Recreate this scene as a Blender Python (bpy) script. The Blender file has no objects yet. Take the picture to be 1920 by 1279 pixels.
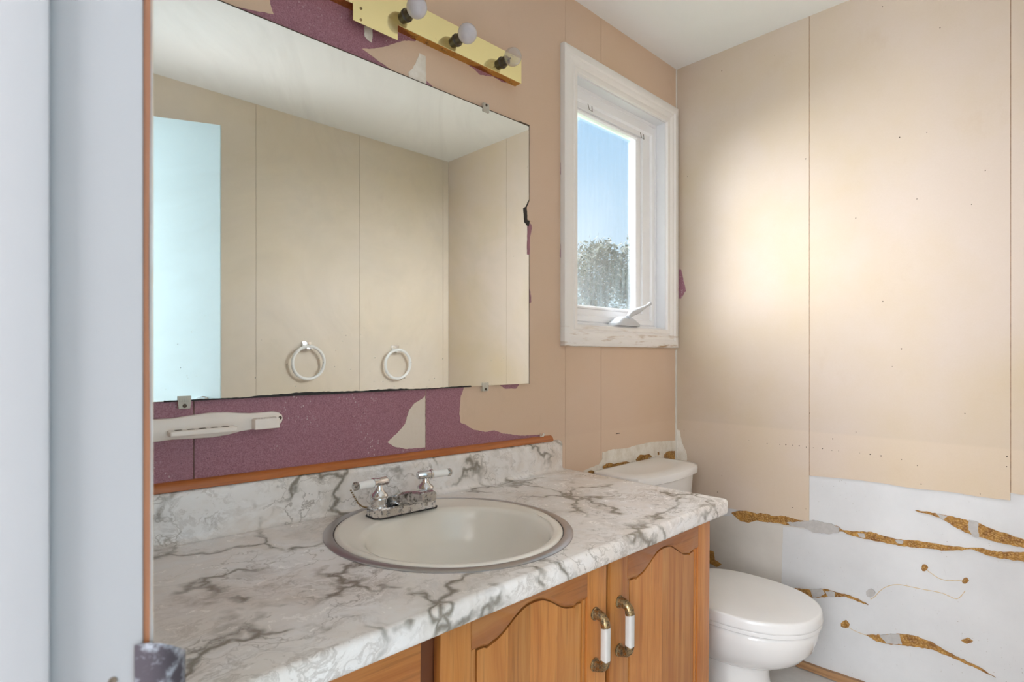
import bpy, bmesh, math, random
from mathutils import Vector, Matrix, Euler

random.seed(7)
S = bpy.context.scene
C = S.collection
R = math.radians
PI = math.pi

# ------------------------------------------------------------------ camera
CAM = Vector((0.0, -1.30, 1.19))
cd = bpy.data.cameras.new('camera')
cam = bpy.data.objects.new('camera', cd)
C.objects.link(cam)
cam.location = CAM
cam.rotation_euler = (PI / 2, 0, 0.8025 - PI / 2)
cd.sensor_width = 36.0
cd.lens = 36.0 * 1053.26 / 1920.0
cd.shift_y = 27.45 / 1920.0
cd.clip_start = 0.02
cd.dof.use_dof = True
cd.dof.focus_distance = 1.9
cd.dof.aperture_fstop = 11.0
S.camera = cam

# ------------------------------------------------------------------ light
S.view_settings.view_transform = 'Standard'
S.view_settings.look = 'None'
S.view_settings.exposure = 0.38
S.view_settings.gamma = 1.0
S.view_settings.use_curve_mapping = False

w = bpy.data.worlds.new('sky')
S.world = w
w.use_nodes = True
nt = w.node_tree
nt.nodes.clear()
_o = nt.nodes.new('ShaderNodeOutputWorld')
_b = nt.nodes.new('ShaderNodeBackground')
_g = nt.nodes.new('ShaderNodeTexCoord')
_s = nt.nodes.new('ShaderNodeSeparateXYZ')
_r = nt.nodes.new('ShaderNodeValToRGB')
nt.links.new(_g.outputs['Generated'], _s.inputs[0])
nt.links.new(_s.outputs['Z'], _r.inputs[0])
nt.links.new(_r.outputs[0], _b.inputs[0])
nt.links.new(_b.outputs[0], _o.inputs[0])
_r.color_ramp.elements[0].position = 0.0
_r.color_ramp.elements[0].color = (0.74, 0.90, 1.0, 1)
_r.color_ramp.elements[1].position = 0.55
_r.color_ramp.elements[1].color = (0.27, 0.62, 1.0, 1)
_b.inputs[1].default_value = 1.15

def lamp(name, kind, loc, direction, energy, color, **kw):
    d = bpy.data.lights.new(name, kind)
    d.energy = energy
    d.color = color
    for k, v in kw.items():
        setattr(d, k, v)
    o = bpy.data.objects.new(name, d)
    C.objects.link(o)
    o.location = loc
    o.rotation_euler = Vector(direction).to_track_quat('-Z', 'Y').to_euler()
    return o

_az, _el = R(5), R(29)
lamp('sun', 'SUN', (3, 6, 5), (math.sin(_az) * math.cos(_el), -math.cos(_az) * math.cos(_el), -math.sin(_el)),
     35.0, (0.91, 0.955, 1.0), angle=R(100))
# unseen fill lamp added in the hallway behind the camera to brighten the room
lamp('hall_fill', 'AREA', (-1.5, -1.15, 1.55), (1, 0.02, 0.0), 130.0, (0.91, 0.955, 1.0),
     shape='RECTANGLE', size=1.7, size_y=1.7)

# ------------------------------------------------------------------ node materials
def srgb(r, g, b):
    f = lambda c: (c / 255 / 12.92) if c / 255 <= 0.04045 else ((c / 255 + 0.055) / 1.055) ** 2.4
    return (f(r), f(g), f(b), 1.0)

class NT:
    def __init__(s, name):
        s.m = bpy.data.materials.new(name)
        s.m.use_nodes = True
        s.t = s.m.node_tree
        s.t.nodes.clear()
        s.out = s.t.nodes.new('ShaderNodeOutputMaterial')
        s.tc = s.t.nodes.new('ShaderNodeTexCoord')
        s.co = s.tc.outputs['Object']
    def n(s, kind, **kw):
        nd = s.t.nodes.new(kind)
        for k, v in kw.items():
            setattr(nd, k, v)
        return nd
    def link(s, a, b):
        s.t.links.new(a, b)
    def put(s, sock, v):
        if isinstance(v, bpy.types.NodeSocket):
            s.link(v, sock)
        else:
            sock.default_value = v
    def map(s, scale=(1, 1, 1), loc=(0, 0, 0), rot=(0, 0, 0), src=None):
        m = s.n('ShaderNodeMapping')
        m.inputs['Scale'].default_value = scale
        m.inputs['Location'].default_value = loc
        m.inputs['Rotation'].default_value = rot
        s.link(src or s.co, m.inputs[0])
        return m.outputs[0]
    def noise(s, vec, scale=5, detail=4, rough=0.55, dist=0.0, col=False):
        t = s.n('ShaderNodeTexNoise')
        s.link(vec, t.inputs['Vector'])
        t.inputs['Scale'].default_value = scale
        t.inputs['Detail'].default_value = detail
        t.inputs['Roughness'].default_value = rough
        t.inputs['Distortion'].default_value = dist
        return t.outputs['Color' if col else 'Fac']
    def voro(s, vec, scale=5, feature='F1', out='Distance', rnd=1.0):
        t = s.n('ShaderNodeTexVoronoi', feature=feature)
        s.link(vec, t.inputs['Vector'])
        t.inputs['Scale'].default_value = scale
        t.inputs['Randomness'].default_value = rnd
        return t.outputs[out]
    def ramp(s, fac, stops, interp='LINEAR'):
        r = s.n('ShaderNodeValToRGB')
        r.color_ramp.interpolation = interp
        e = r.color_ramp.elements
        while len(e) < len(stops):
            e.new(0.5)
        for k, (p, c) in enumerate(stops):
            e[k].position = p
            e[k].color = c if isinstance(c, (tuple, list)) else (c, c, c, 1)
        s.link(fac, r.inputs[0])
        return r.outputs[0]
    def mix(s, f, a, b, mode='MIX'):
        m = s.n('ShaderNodeMix', data_type='RGBA', blend_type=mode)
        s.put(m.inputs[0], f)
        s.put(m.inputs[6], a)
        s.put(m.inputs[7], b)
        return m.outputs[2]
    def math(s, op, a, b=0.0, clamp=False):
        m = s.n('ShaderNodeMath', operation=op, use_clamp=clamp)
        s.put(m.inputs[0], a)
        s.put(m.inputs[1], b)
        return m.outputs[0]
    def vadd(s, a, b, k):
        sc = s.n('ShaderNodeVectorMath', operation='SCALE')
        s.link(b, sc.inputs[0])
        sc.inputs['Scale'].default_value = k
        ad = s.n('ShaderNodeVectorMath', operation='ADD')
        s.link(a, ad.inputs[0])
        s.link(sc.outputs[0], ad.inputs[1])
        return ad.outputs[0]
    def bump(s, h, strength=0.3, dist=0.001):
        b = s.n('ShaderNodeBump')
        b.inputs['Strength'].default_value = strength
        b.inputs['Distance'].default_value = dist
        s.link(h, b.inputs['Height'])
        return b.outputs[0]
    def bsdf(s, color, rough=0.5, metal=0.0, normal=None, **kw):
        p = s.n('ShaderNodeBsdfPrincipled')
        s.put(p.inputs['Base Color'], color)
        s.put(p.inputs['Roughness'], rough)
        s.put(p.inputs['Metallic'], metal)
        if normal is not None:
            s.link(normal, p.inputs['Normal'])
        for k, v in kw.items():
            s.put(p.inputs[k], v)
        return p.outputs[0]
    def done(s, sh):
        s.link(sh, s.out.inputs['Surface'])
        return s.m

MAT = {}

def m_plain(name, rgb, rough=0.5, metal=0.0, vary=0.06, vscale=9.0, bump=0.0, bscale=200.0, **kw):
    k = NT(name)
    c = srgb(*rgb)
    f = k.noise(k.co, vscale, 5)
    col = k.mix(f, tuple(x * (1 - vary) for x in c[:3]) + (1,), tuple(min(1, x * (1 + vary)) for x in c[:3]) + (1,))
    nrm = k.bump(k.noise(k.co, bscale, 2), bump, 0.0006) if bump else None
    MAT[name] = k.done(k.bsdf(col, rough, metal, nrm, **kw))

def m_wall(name, rgb, warm, seed=0.0):
    k = NT(name)
    big = k.noise(k.map((1, 1, 1), (seed, 2, 1)), 1.6, 5, 0.6)
    fine = k.noise(k.map((1, 1, 1)), 260, 2)
    a = k.mix(k.ramp(big, [(0.38, 0.0), (0.66, 1.0)]), srgb(*rgb), srgb(*warm))
    st = k.ramp(k.noise(k.map((1, 1, 0.6), (seed, 0, 0)), 5.5, 6, 0.7), [(0.60, 0.0), (0.75, 1.0)])
    a = k.mix(k.math('MULTIPLY', st, 0.16), a, srgb(176, 146, 108))
    sep = k.n('ShaderNodeSeparateXYZ')
    k.link(k.co, sep.inputs[0])
    low = k.ramp(sep.outputs['Z'], [(0.900, 1.0), (0.908, 0.0)])     # paler where a wainscot used to cover the paper
    a = k.mix(k.math('MULTIPLY', low, 0.16), a, srgb(236, 214, 190))
    a = k.mix(k.math('MULTIPLY', fine, 0.14), a, srgb(176, 150, 120))
    MAT[name] = k.done(k.bsdf(a, 0.62, 0.0, k.bump(fine, 0.25, 0.0006), **{'Specular IOR Level': 0.3}))

m_wall('wall_beige', (224, 198, 176), (222, 194, 167))
m_wall('wall_tan', (230, 217, 203), (228, 213, 192), 5.0)
m_wall('wall_ochre', (206, 191, 178), (202, 184, 158), 9.0)

def m_maroon():
    k = NT('wallpaper_maroon')
    n1 = k.noise(k.co, 420, 3, 0.6)
    c = k.mix(k.ramp(n1, [(0.35, 0.0), (0.65, 1.0)]), srgb(142, 92, 108), srgb(174, 126, 138))
    dk = k.ramp(k.voro(k.co, 190), [(0.10, 1.0), (0.17, 0.0)])
    dm = k.ramp(k.noise(k.co, 60, 2), [(0.52, 0.0), (0.60, 1.0)])
    c = k.mix(k.math('MULTIPLY', dk, dm), c, srgb(62, 36, 50))
    wd = k.ramp(k.voro(k.map((1, 1, 0.6), (3, 1, 0)), 150), [(0.17, 1.0), (0.25, 0.0)])
    wm = k.ramp(k.noise(k.map((1, 1, 1), (0.3, 0, 0.2)), 6.5, 3), [(0.53, 0.0), (0.66, 0.95)])
    c = k.mix(k.math('MULTIPLY', wd, wm), c, srgb(212, 196, 196))
    MAT['wallpaper_maroon'] = k.done(k.bsdf(c, 0.5, 0.0, k.bump(n1, 0.3, 0.0005)))
m_maroon()

def m_board():
    k = NT('bare_wallboard')
    n1 = k.noise(k.co, 4, 6, 0.65)
    c = k.mix(k.ramp(n1, [(0.3, 0.0), (0.7, 1.0)]), srgb(205, 205, 206), srgb(217, 217, 218))
    sp = k.ramp(k.voro(k.co, 70), [(0.07, 1.0), (0.13, 0.0)])
    sm = k.ramp(k.noise(k.co, 9, 3), [(0.5, 0.0), (0.66, 0.8)])
    c = k.mix(k.math('MULTIPLY', sp, sm), c, srgb(160, 150, 140))
    sc = k.ramp(k.noise(k.map((1, 9, 2.2), (0, 0, 0), (0.6, 0, 0)), 9, 5, 0.7), [(0.66, 0.0), (0.72, 1.0)])
    c = k.mix(k.math('MULTIPLY', sc, 0.25), c, srgb(175, 172, 172))
    MAT['bare_wallboard'] = k.done(k.bsdf(c, 0.6, 0.0, k.bump(k.noise(k.co, 300, 2), 0.1, 0.0005)))
m_board()

def m_glue():
    k = NT('dried_glue')
    v = k.voro(k.map((1, 1, 1)), 170)
    n1 = k.noise(k.co, 45, 5, 0.65)
    f = k.ramp(n1, [(0.30, 0.0), (0.5, 0.5), (0.70, 1.0)])
    c = k.mix(f, srgb(122, 76, 28), srgb(186, 138, 62))
    c = k.mix(k.ramp(v, [(0.15, 0.55), (0.5, 0.0)]), c, srgb(216, 178, 112))
    MAT['dried_glue'] = k.done(k.bsdf(c, 0.45, 0.0, k.bump(v, 0.9, 0.003)))
m_glue()

def m_paper():
    k = NT('grey_paper')
    n1 = k.noise(k.co, 60, 5, 0.7)
    c = k.mix(n1, srgb(160, 156, 154), srgb(200, 196, 192))
    MAT['grey_paper'] = k.done(k.bsdf(c, 0.8, 0.0, k.bump(n1, 0.5, 0.001)))
m_paper()

def m_plaster():
    k = NT('torn_plaster')
    n1 = k.noise(k.co, 22, 6, 0.7)
    c = k.mix(k.ramp(n1, [(0.35, 0.0), (0.65, 1.0)]), srgb(222, 213, 198), srgb(242, 237, 228))
    MAT['torn_plaster'] = k.done(k.bsdf(c, 0.75, 0.0, k.bump(n1, 0.5, 0.002)))
m_plaster()

def m_marble():
    k = NT('marble_laminate')
    wn = k.noise(k.co, 3.2, 4, 0.6, col=True)
    wn2 = k.noise(k.co, 11, 4, 0.65, col=True)
    p = k.vadd(k.vadd(k.map((1.0, 1.25, 1.0), (0.37, 0.11, 0.2)), wn, 0.42), wn2, 0.07)
    base = k.mix(k.ramp(k.noise(p, 3.0, 5, 0.6), [(0.35, 0.0), (0.65, 1.0)]), srgb(238, 231, 225), srgb(249, 248, 249))
    # warm, broad clouds
    cl = k.ramp(k.noise(p, 4.2, 6, 0.62), [(0.50, 0.0), (0.70, 1.0)])
    base = k.mix(k.math('MULTIPLY', cl, 0.42), base, srgb(208, 186, 166))
    # grey fields beside the veins
    gr = k.ramp(k.noise(k.map((1, 1, 1), (4, 2, 7), (0, 0, 0), p), 5.2, 7, 0.7), [(0.55, 0.0), (0.72, 1.0)])
    base = k.mix(k.math('MULTIPLY', gr, 0.45), base, srgb(158, 152, 148))
    # main veins: warped cell borders, broken up by a mask
    e1 = k.voro(p, 5.0, 'DISTANCE_TO_EDGE')
    v1 = k.ramp(e1, [(0.0, 1.0), (0.016, 0.85), (0.055, 0.0)])
    mk1 = k.ramp(k.noise(k.map((1, 1, 1), (9, 1, 3)), 6.5, 4, 0.6), [(0.43, 0.0), (0.56, 1.0)])
    halo = k.ramp(e1, [(0.0, 1.0), (0.17, 0.0)])
    base = k.mix(k.math('MULTIPLY', k.math('MULTIPLY', halo, mk1), 0.30), base, srgb(172, 160, 142))
    base = k.mix(k.math('MULTIPLY', k.math('MULTIPLY', v1, mk1), 0.80), base, srgb(104, 96, 82))
    # fine hairline veins
    e2 = k.voro(k.vadd(p, wn2, 0.10), 11.0, 'DISTANCE_TO_EDGE')
    v2 = k.ramp(e2, [(0.0, 1.0), (0.035, 0.0)])
    mk2 = k.ramp(k.noise(k.map((1, 1, 1), (2, 8, 5)), 8.0, 4, 0.6), [(0.45, 0.0), (0.60, 1.0)])
    base = k.mix(k.math('MULTIPLY', k.math('MULTIPLY', v2, mk2), 0.6), base, srgb(132, 122, 112))
    e3 = k.noise(k.map((1.0, 2.6, 1.6), (5, 3, 1), (0, 0, 0.35), p), 7.5, 8, 0.72)
    v3 = k.ramp(e3, [(0.455, 0.0), (0.49, 1.0), (0.51, 1.0), (0.545, 0.0)])
    mk3 = k.ramp(k.noise(k.map((1, 1, 1), (7, 4, 2)), 4.5, 4, 0.6), [(0.47, 0.0), (0.63, 1.0)])
    base = k.mix(k.math('MULTIPLY', k.math('MULTIPLY', v3, mk3), 0.36), base, srgb(138, 122, 106))
    # clotted dark flecks
    rn = k.noise(k.vadd(p, wn2, 0.05), 26, 6, 0.72)
    fl = k.math('MULTIPLY', k.ramp(rn, [(0.60, 0.0), (0.68, 1.0)]), k.math('MULTIPLY', gr, 0.55))
    base = k.mix(fl, base, srgb(104, 98, 88))
    MAT['marble_laminate'] = k.done(k.bsdf(base, k.math('ADD', k.math('MULTIPLY', rn, 0.12), 0.20), 0.0,
                                           **{'Specular IOR Level': 0.5}))
m_marble()

def m_wood(name, axis, dark, mid, light, rough=0.38, sc=1.0):
    k = NT(name)
    s = [34 * sc, 34 * sc, 34 * sc]
    s[axis] = 1.7 * sc
    oi = k.n('ShaderNodeObjectInfo')
    ml = k.n('ShaderNodeVectorMath', operation='MULTIPLY')
    ml.inputs[1].default_value = (7.3, 5.1, 3.7)
    cmb = k.n('ShaderNodeCombineXYZ')
    for i in range(3):
        k.link(oi.outputs['Random'], cmb.inputs[i])
    k.link(cmb.outputs[0], ml.inputs[0])
    src = k.n('ShaderNodeVectorMath', operation='ADD')
    k.link(k.co, src.inputs[0])
    k.link(ml.outputs[0], src.inputs[1])
    wob = k.noise(src.outputs[0], 4.0, 2, col=True)
    p = k.map(tuple(s), src=k.vadd(src.outputs[0], wob, 0.03))
    g1 = k.noise(p, 1.0, 5, 0.6, 0.6)
    s2 = [150 * sc] * 3
    s2[axis] = 5 * sc
    g2 = k.noise(k.map(tuple(s2), src=src.outputs[0]), 1.0, 3)
    c = k.ramp(g1, [(0.28, srgb(*dark)), (0.5, srgb(*mid)), (0.72, srgb(*light))])
    c = k.mix(k.math('MULTIPLY', k.ramp(g2, [(0.55, 0.0), (0.68, 1.0)]), 0.35), c, srgb(*[int(v * 0.72) for v in dark]))
    tone = k.math('ADD', k.math('MULTIPLY', oi.outputs['Random'], 0.26), 0.86)
    tint = k.n('ShaderNodeVectorMath', operation='SCALE')
    k.link(c, tint.inputs[0])
    k.link(tone, tint.inputs['Scale'])
    sp = k.map((55, 55, 55), src=src.outputs[0])
    kn = k.ramp(k.voro(k.map(tuple(9.0 if i != axis else 4.5 for i in range(3)), src=src.outputs[0]), 1.0),
                [(0.045, 1.0), (0.085, 0.0)])
    c2 = k.mix(k.math('MULTIPLY', kn, 0.75), tint.outputs[0], srgb(92, 48, 20))
    MAT[name] = k.done(k.bsdf(c2, rough, 0.0, k.bump(g1, 0.12, 0.001), **{'Coat Weight': 0.25, 'Coat Roughness': 0.25}))

PINE = ((172, 102, 46), (194, 128, 64), (208, 148, 84))
m_wood('pine_upright', 2, *PINE)
m_wood('pine_level', 0, (160, 94, 42), (180, 114, 56), (196, 134, 72))
m_wood('moulding_wood', 0, (166, 88, 36), (190, 108, 48), (204, 124, 60), 0.35)
m_wood('raw_wood', 1, (120, 84, 52), (150, 110, 74), (172, 132, 92), 0.7)
m_wood('edge_wood', 2, (118, 70, 38), (142, 88, 50), (156, 104, 64), 0.6)

def m_worn_metal(name, col, dirt, rough, lo, hi, scale=60, amount=1.0):
    k = NT(name)
    n1 = k.noise(k.co, scale, 6, 0.7)
    f = k.math('MULTIPLY', k.ramp(n1, [(lo, 0.0), (hi, 1.0)]), amount)
    c = k.mix(f, srgb(*col), srgb(*dirt))
    rg = k.math('ADD', k.math('MULTIPLY', f, 0.45), rough)
    mt = k.math('SUBTRACT', 1.0, k.math('MULTIPLY', f, 0.75))
    MAT[name] = k.done(k.bsdf(c, rg, mt, k.bump(n1, 0.15, 0.0006)))

m_worn_metal('chrome', (226, 226, 228), (96, 84, 66), 0.08, 0.58, 0.70, 75)
m_worn_metal('chrome_grimy', (210, 208, 206), (88, 78, 66), 0.12, 0.48, 0.62, 80)
m_worn_metal('chrome_pitted', (236, 236, 238), (92, 84, 76), 0.06, 0.54, 0.62, 120, 0.95)
m_worn_metal('brass_plate', (250, 236, 176), (150, 110, 50), 0.10, 0.66, 0.78, 22, 0.7)
m_worn_metal('brass_edge', (206, 160, 84), (120, 66, 26), 0.22, 0.56, 0.70, 30)
m_worn_metal('antique_brass', (172, 146, 106), (70, 58, 42), 0.25, 0.44, 0.62, 130)
m_worn_metal('steel_ring', (186, 184, 186), (140, 134, 134), 0.28, 0.5, 0.8, 5, 0.35)
m_worn_metal('painted_strike', (198, 200, 208), (72, 64, 70), 0.4, 0.36, 0.54, 45)

m_plain('old_board_shaded', (208, 202, 194), 0.7, vary=0.08, vscale=14)  # grey of the older board, darkened for the counter's shade
m_plain('ceiling_white', (246, 246, 246), 0.75, vary=0.02, bump=0.1)
m_plain('white_paint', (234, 234, 236), 0.42, vary=0.03, vscale=14)
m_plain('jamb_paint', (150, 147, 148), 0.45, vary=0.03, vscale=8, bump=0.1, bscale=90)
m_plain('crank_white', (206, 208, 212), 0.4, vary=0.02)
m_plain('vinyl_white', (248, 248, 250), 0.32, vary=0.015)
m_plain('door_blue', (182, 204, 212), 0.42, vary=0.03, vscale=5)
m_plain('porcelain', (240, 239, 238), 0.10, vary=0.01, **{'Coat Weight': 0.3})
m_plain('enamel_cream', (240, 233, 222), 0.14, vary=0.03, vscale=7)
m_plain('ceramic_cream', (246, 236, 227), 0.28, vary=0.04, vscale=30)
m_plain('glue_stain', (206, 182, 142), 0.5)
m_plain('lever_white', (248, 247, 245), 0.2, vary=0.01)
m_plain('handle_ceramic', (214, 211, 208), 0.15, vary=0.02)
m_plain('white_plastic', (240, 240, 240), 0.22, vary=0.02)
m_plain('clear_plastic', (236, 230, 216), 0.2, vary=0.08, vscale=60, **{'Alpha': 0.6})
m_plain('black_flake', (36, 32, 32), 0.6, vary=0.3, vscale=90)
m_plain('dark_socket', (58, 46, 38), 0.3, vary=0.2)
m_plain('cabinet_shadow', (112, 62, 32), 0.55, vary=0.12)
m_plain('dark_gap', (70, 42, 30), 0.7)
m_plain('floor_vinyl', (204, 202, 200), 0.5, vary=0.12, vscale=25)
m_plain('hall_paint', (226, 224, 222), 0.6)
m_plain('ground_grass', (92, 112, 66), 0.9, vary=0.3, vscale=3)
m_plain('siding', (225, 226, 228), 0.6)
m_plain('bark', (96, 82, 68), 0.85, vary=0.25, vscale=20)
m_plain('filament', (120, 110, 100), 0.4, 0.8)
m_plain('nail_dark', (84, 70, 56), 0.6, vary=0.3)
m_plain('caulk', (228, 224, 216), 0.6, vary=0.05, vscale=40)

def m_casing():
    k = NT('casing_paint')
    n1 = k.noise(k.map((4, 1, 34)), 1.6, 5, 0.6)
    sep = k.n('ShaderNodeSeparateXYZ')
    k.link(k.co, sep.inputs[0])
    low = k.ramp(sep.outputs['Z'], [(0.02, 1.0), (0.10, 0.0)])     # object z from the casing's foot
    f = k.math('MULTIPLY', k.ramp(n1, [(0.54, 0.0), (0.70, 1.0)]), low)
    c = k.mix(f, srgb(246, 243, 240), srgb(172, 136, 92))
    MAT['casing_paint'] = k.done(k.bsdf(c, 0.45))
m_casing()

def m_mirror():
    k = NT('mirror_glass')
    g = k.bsdf((0.85, 0.87, 0.83, 1), 0.015, 1.0)
    smear = k.noise(k.map((1, 1, 1), (2, 0, 1)), 2.6, 7, 0.62, 1.6)
    spots = k.ramp(k.voro(k.co, 60), [(0.06, 1.0), (0.12, 0.0)])
    sep = k.n('ShaderNodeSeparateXYZ')
    k.link(k.co, sep.inputs[0])
    low = k.ramp(sep.outputs['Z'], [(0.0, 0.55), (0.22, 0.0)])      # splashes near the foot of the glass
    sp = k.math('MULTIPLY', k.math('MULTIPLY', spots, low), k.ramp(k.noise(k.co, 14, 3), [(0.45, 0.0), (0.6, 1.0)]))
    dust = k.math('ADD', k.math('MULTIPLY', k.ramp(smear, [(0.45, 0.0), (0.75, 1.0)]), 0.14), 0.05)
    f = k.math('ADD', dust, sp, True)
    d = k.bsdf(srgb(228, 226, 214), 0.7)
    mx = k.n('ShaderNodeMixShader')
    k.link(f, mx.inputs[0])
    k.link(g, mx.inputs[1])
    k.link(d, mx.inputs[2])
    MAT['mirror_glass'] = k.done(mx.outputs[0])
m_mirror()

def m_pane():
    k = NT('window_pane')
    tr = k.n('ShaderNodeBsdfTransparent')
    gl = k.n('ShaderNodeBsdfGlossy')
    gl.inputs['Roughness'].default_value = 0.03
    lw = k.n('ShaderNodeLayerWeight')
    lw.inputs[0].default_value = 0.25
    m1 = k.n('ShaderNodeMixShader')
    k.link(k.math('MULTIPLY', lw.outputs['Fresnel'], 0.5), m1.inputs[0])
    k.link(tr.outputs[0], m1.inputs[1])
    k.link(gl.outputs[0], m1.inputs[2])
    # dried rain streaks on the lower half of the pane
    st = k.noise(k.map((60, 1, 4)), 1.0, 6, 0.7)
    sep = k.n('ShaderNodeSeparateXYZ')
    k.link(k.co, sep.inputs[0])
    low = k.ramp(sep.outputs['Z'], [(0.20, 1.0), (0.45, 0.12)])
    f = k.math('MULTIPLY', k.math('ADD', k.math('MULTIPLY', k.ramp(st, [(0.4, 0.0), (0.7, 1.0)]), 0.20), 0.06), low)
    tl = k.n('ShaderNodeBsdfTranslucent')
    tl.inputs[0].default_value = (0.10, 0.115, 0.12, 1)
    m2 = k.n('ShaderNodeMixShader')
    k.link(f, m2.inputs[0])
    k.link(m1.outputs[0], m2.inputs[1])
    k.link(tl.outputs[0], m2.inputs[2])
    MAT['window_pane'] = k.done(m2.outputs[0])
m_pane()

def m_bulb(name, clear):
    k = NT(name)
    gl = k.n('ShaderNodeBsdfGlossy')
    gl.inputs['Roughness'].default_value = 0.04
    tr = k.n('ShaderNodeBsdfTransparent')
    tr.inputs[0].default_value = (0.93, 0.91, 0.86, 1)
    lw = k.n('ShaderNodeLayerWeight')
    lw.inputs[0].default_value = 0.35
    m1 = k.n('ShaderNodeMixShader')
    k.link(lw.outputs['Facing'], m1.inputs[0])
    k.link(tr.outputs[0], m1.inputs[1])
    k.link(gl.outputs[0], m1.inputs[2])
    dust = k.bsdf(k.mix(k.noise(k.co, 60, 4), srgb(206, 202, 212), srgb(232, 228, 234)), 0.25)
    m2 = k.n('ShaderNodeMixShader')
    m2.inputs[0].default_value = 0.26 if clear else 0.86
    k.link(m1.outputs[0], m2.inputs[1])
    k.link(dust, m2.inputs[2])
    MAT[name] = k.done(m2.outputs[0])
m_bulb('bulb_frosted', False)
m_bulb('bulb_clear', True)

def m_leaf():
    k = NT('leaf')
    oi = k.noise(k.co, 1.4, 3)
    c = k.mix(k.ramp(oi, [(0.35, 0.0), (0.65, 1.0)]), srgb(34, 46, 30), srgb(66, 80, 50))
    d = k.bsdf(c, 0.55)
    tl = k.n('ShaderNodeBsdfTranslucent')
    k.link(c, tl.inputs[0])
    mx = k.n('ShaderNodeMixShader')
    mx.inputs[0].default_value = 0.15
    k.link(d, mx.inputs[1])
    k.link(tl.outputs[0], mx.inputs[2])
    MAT['leaf'] = k.done(mx.outputs[0])
m_leaf()

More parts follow.
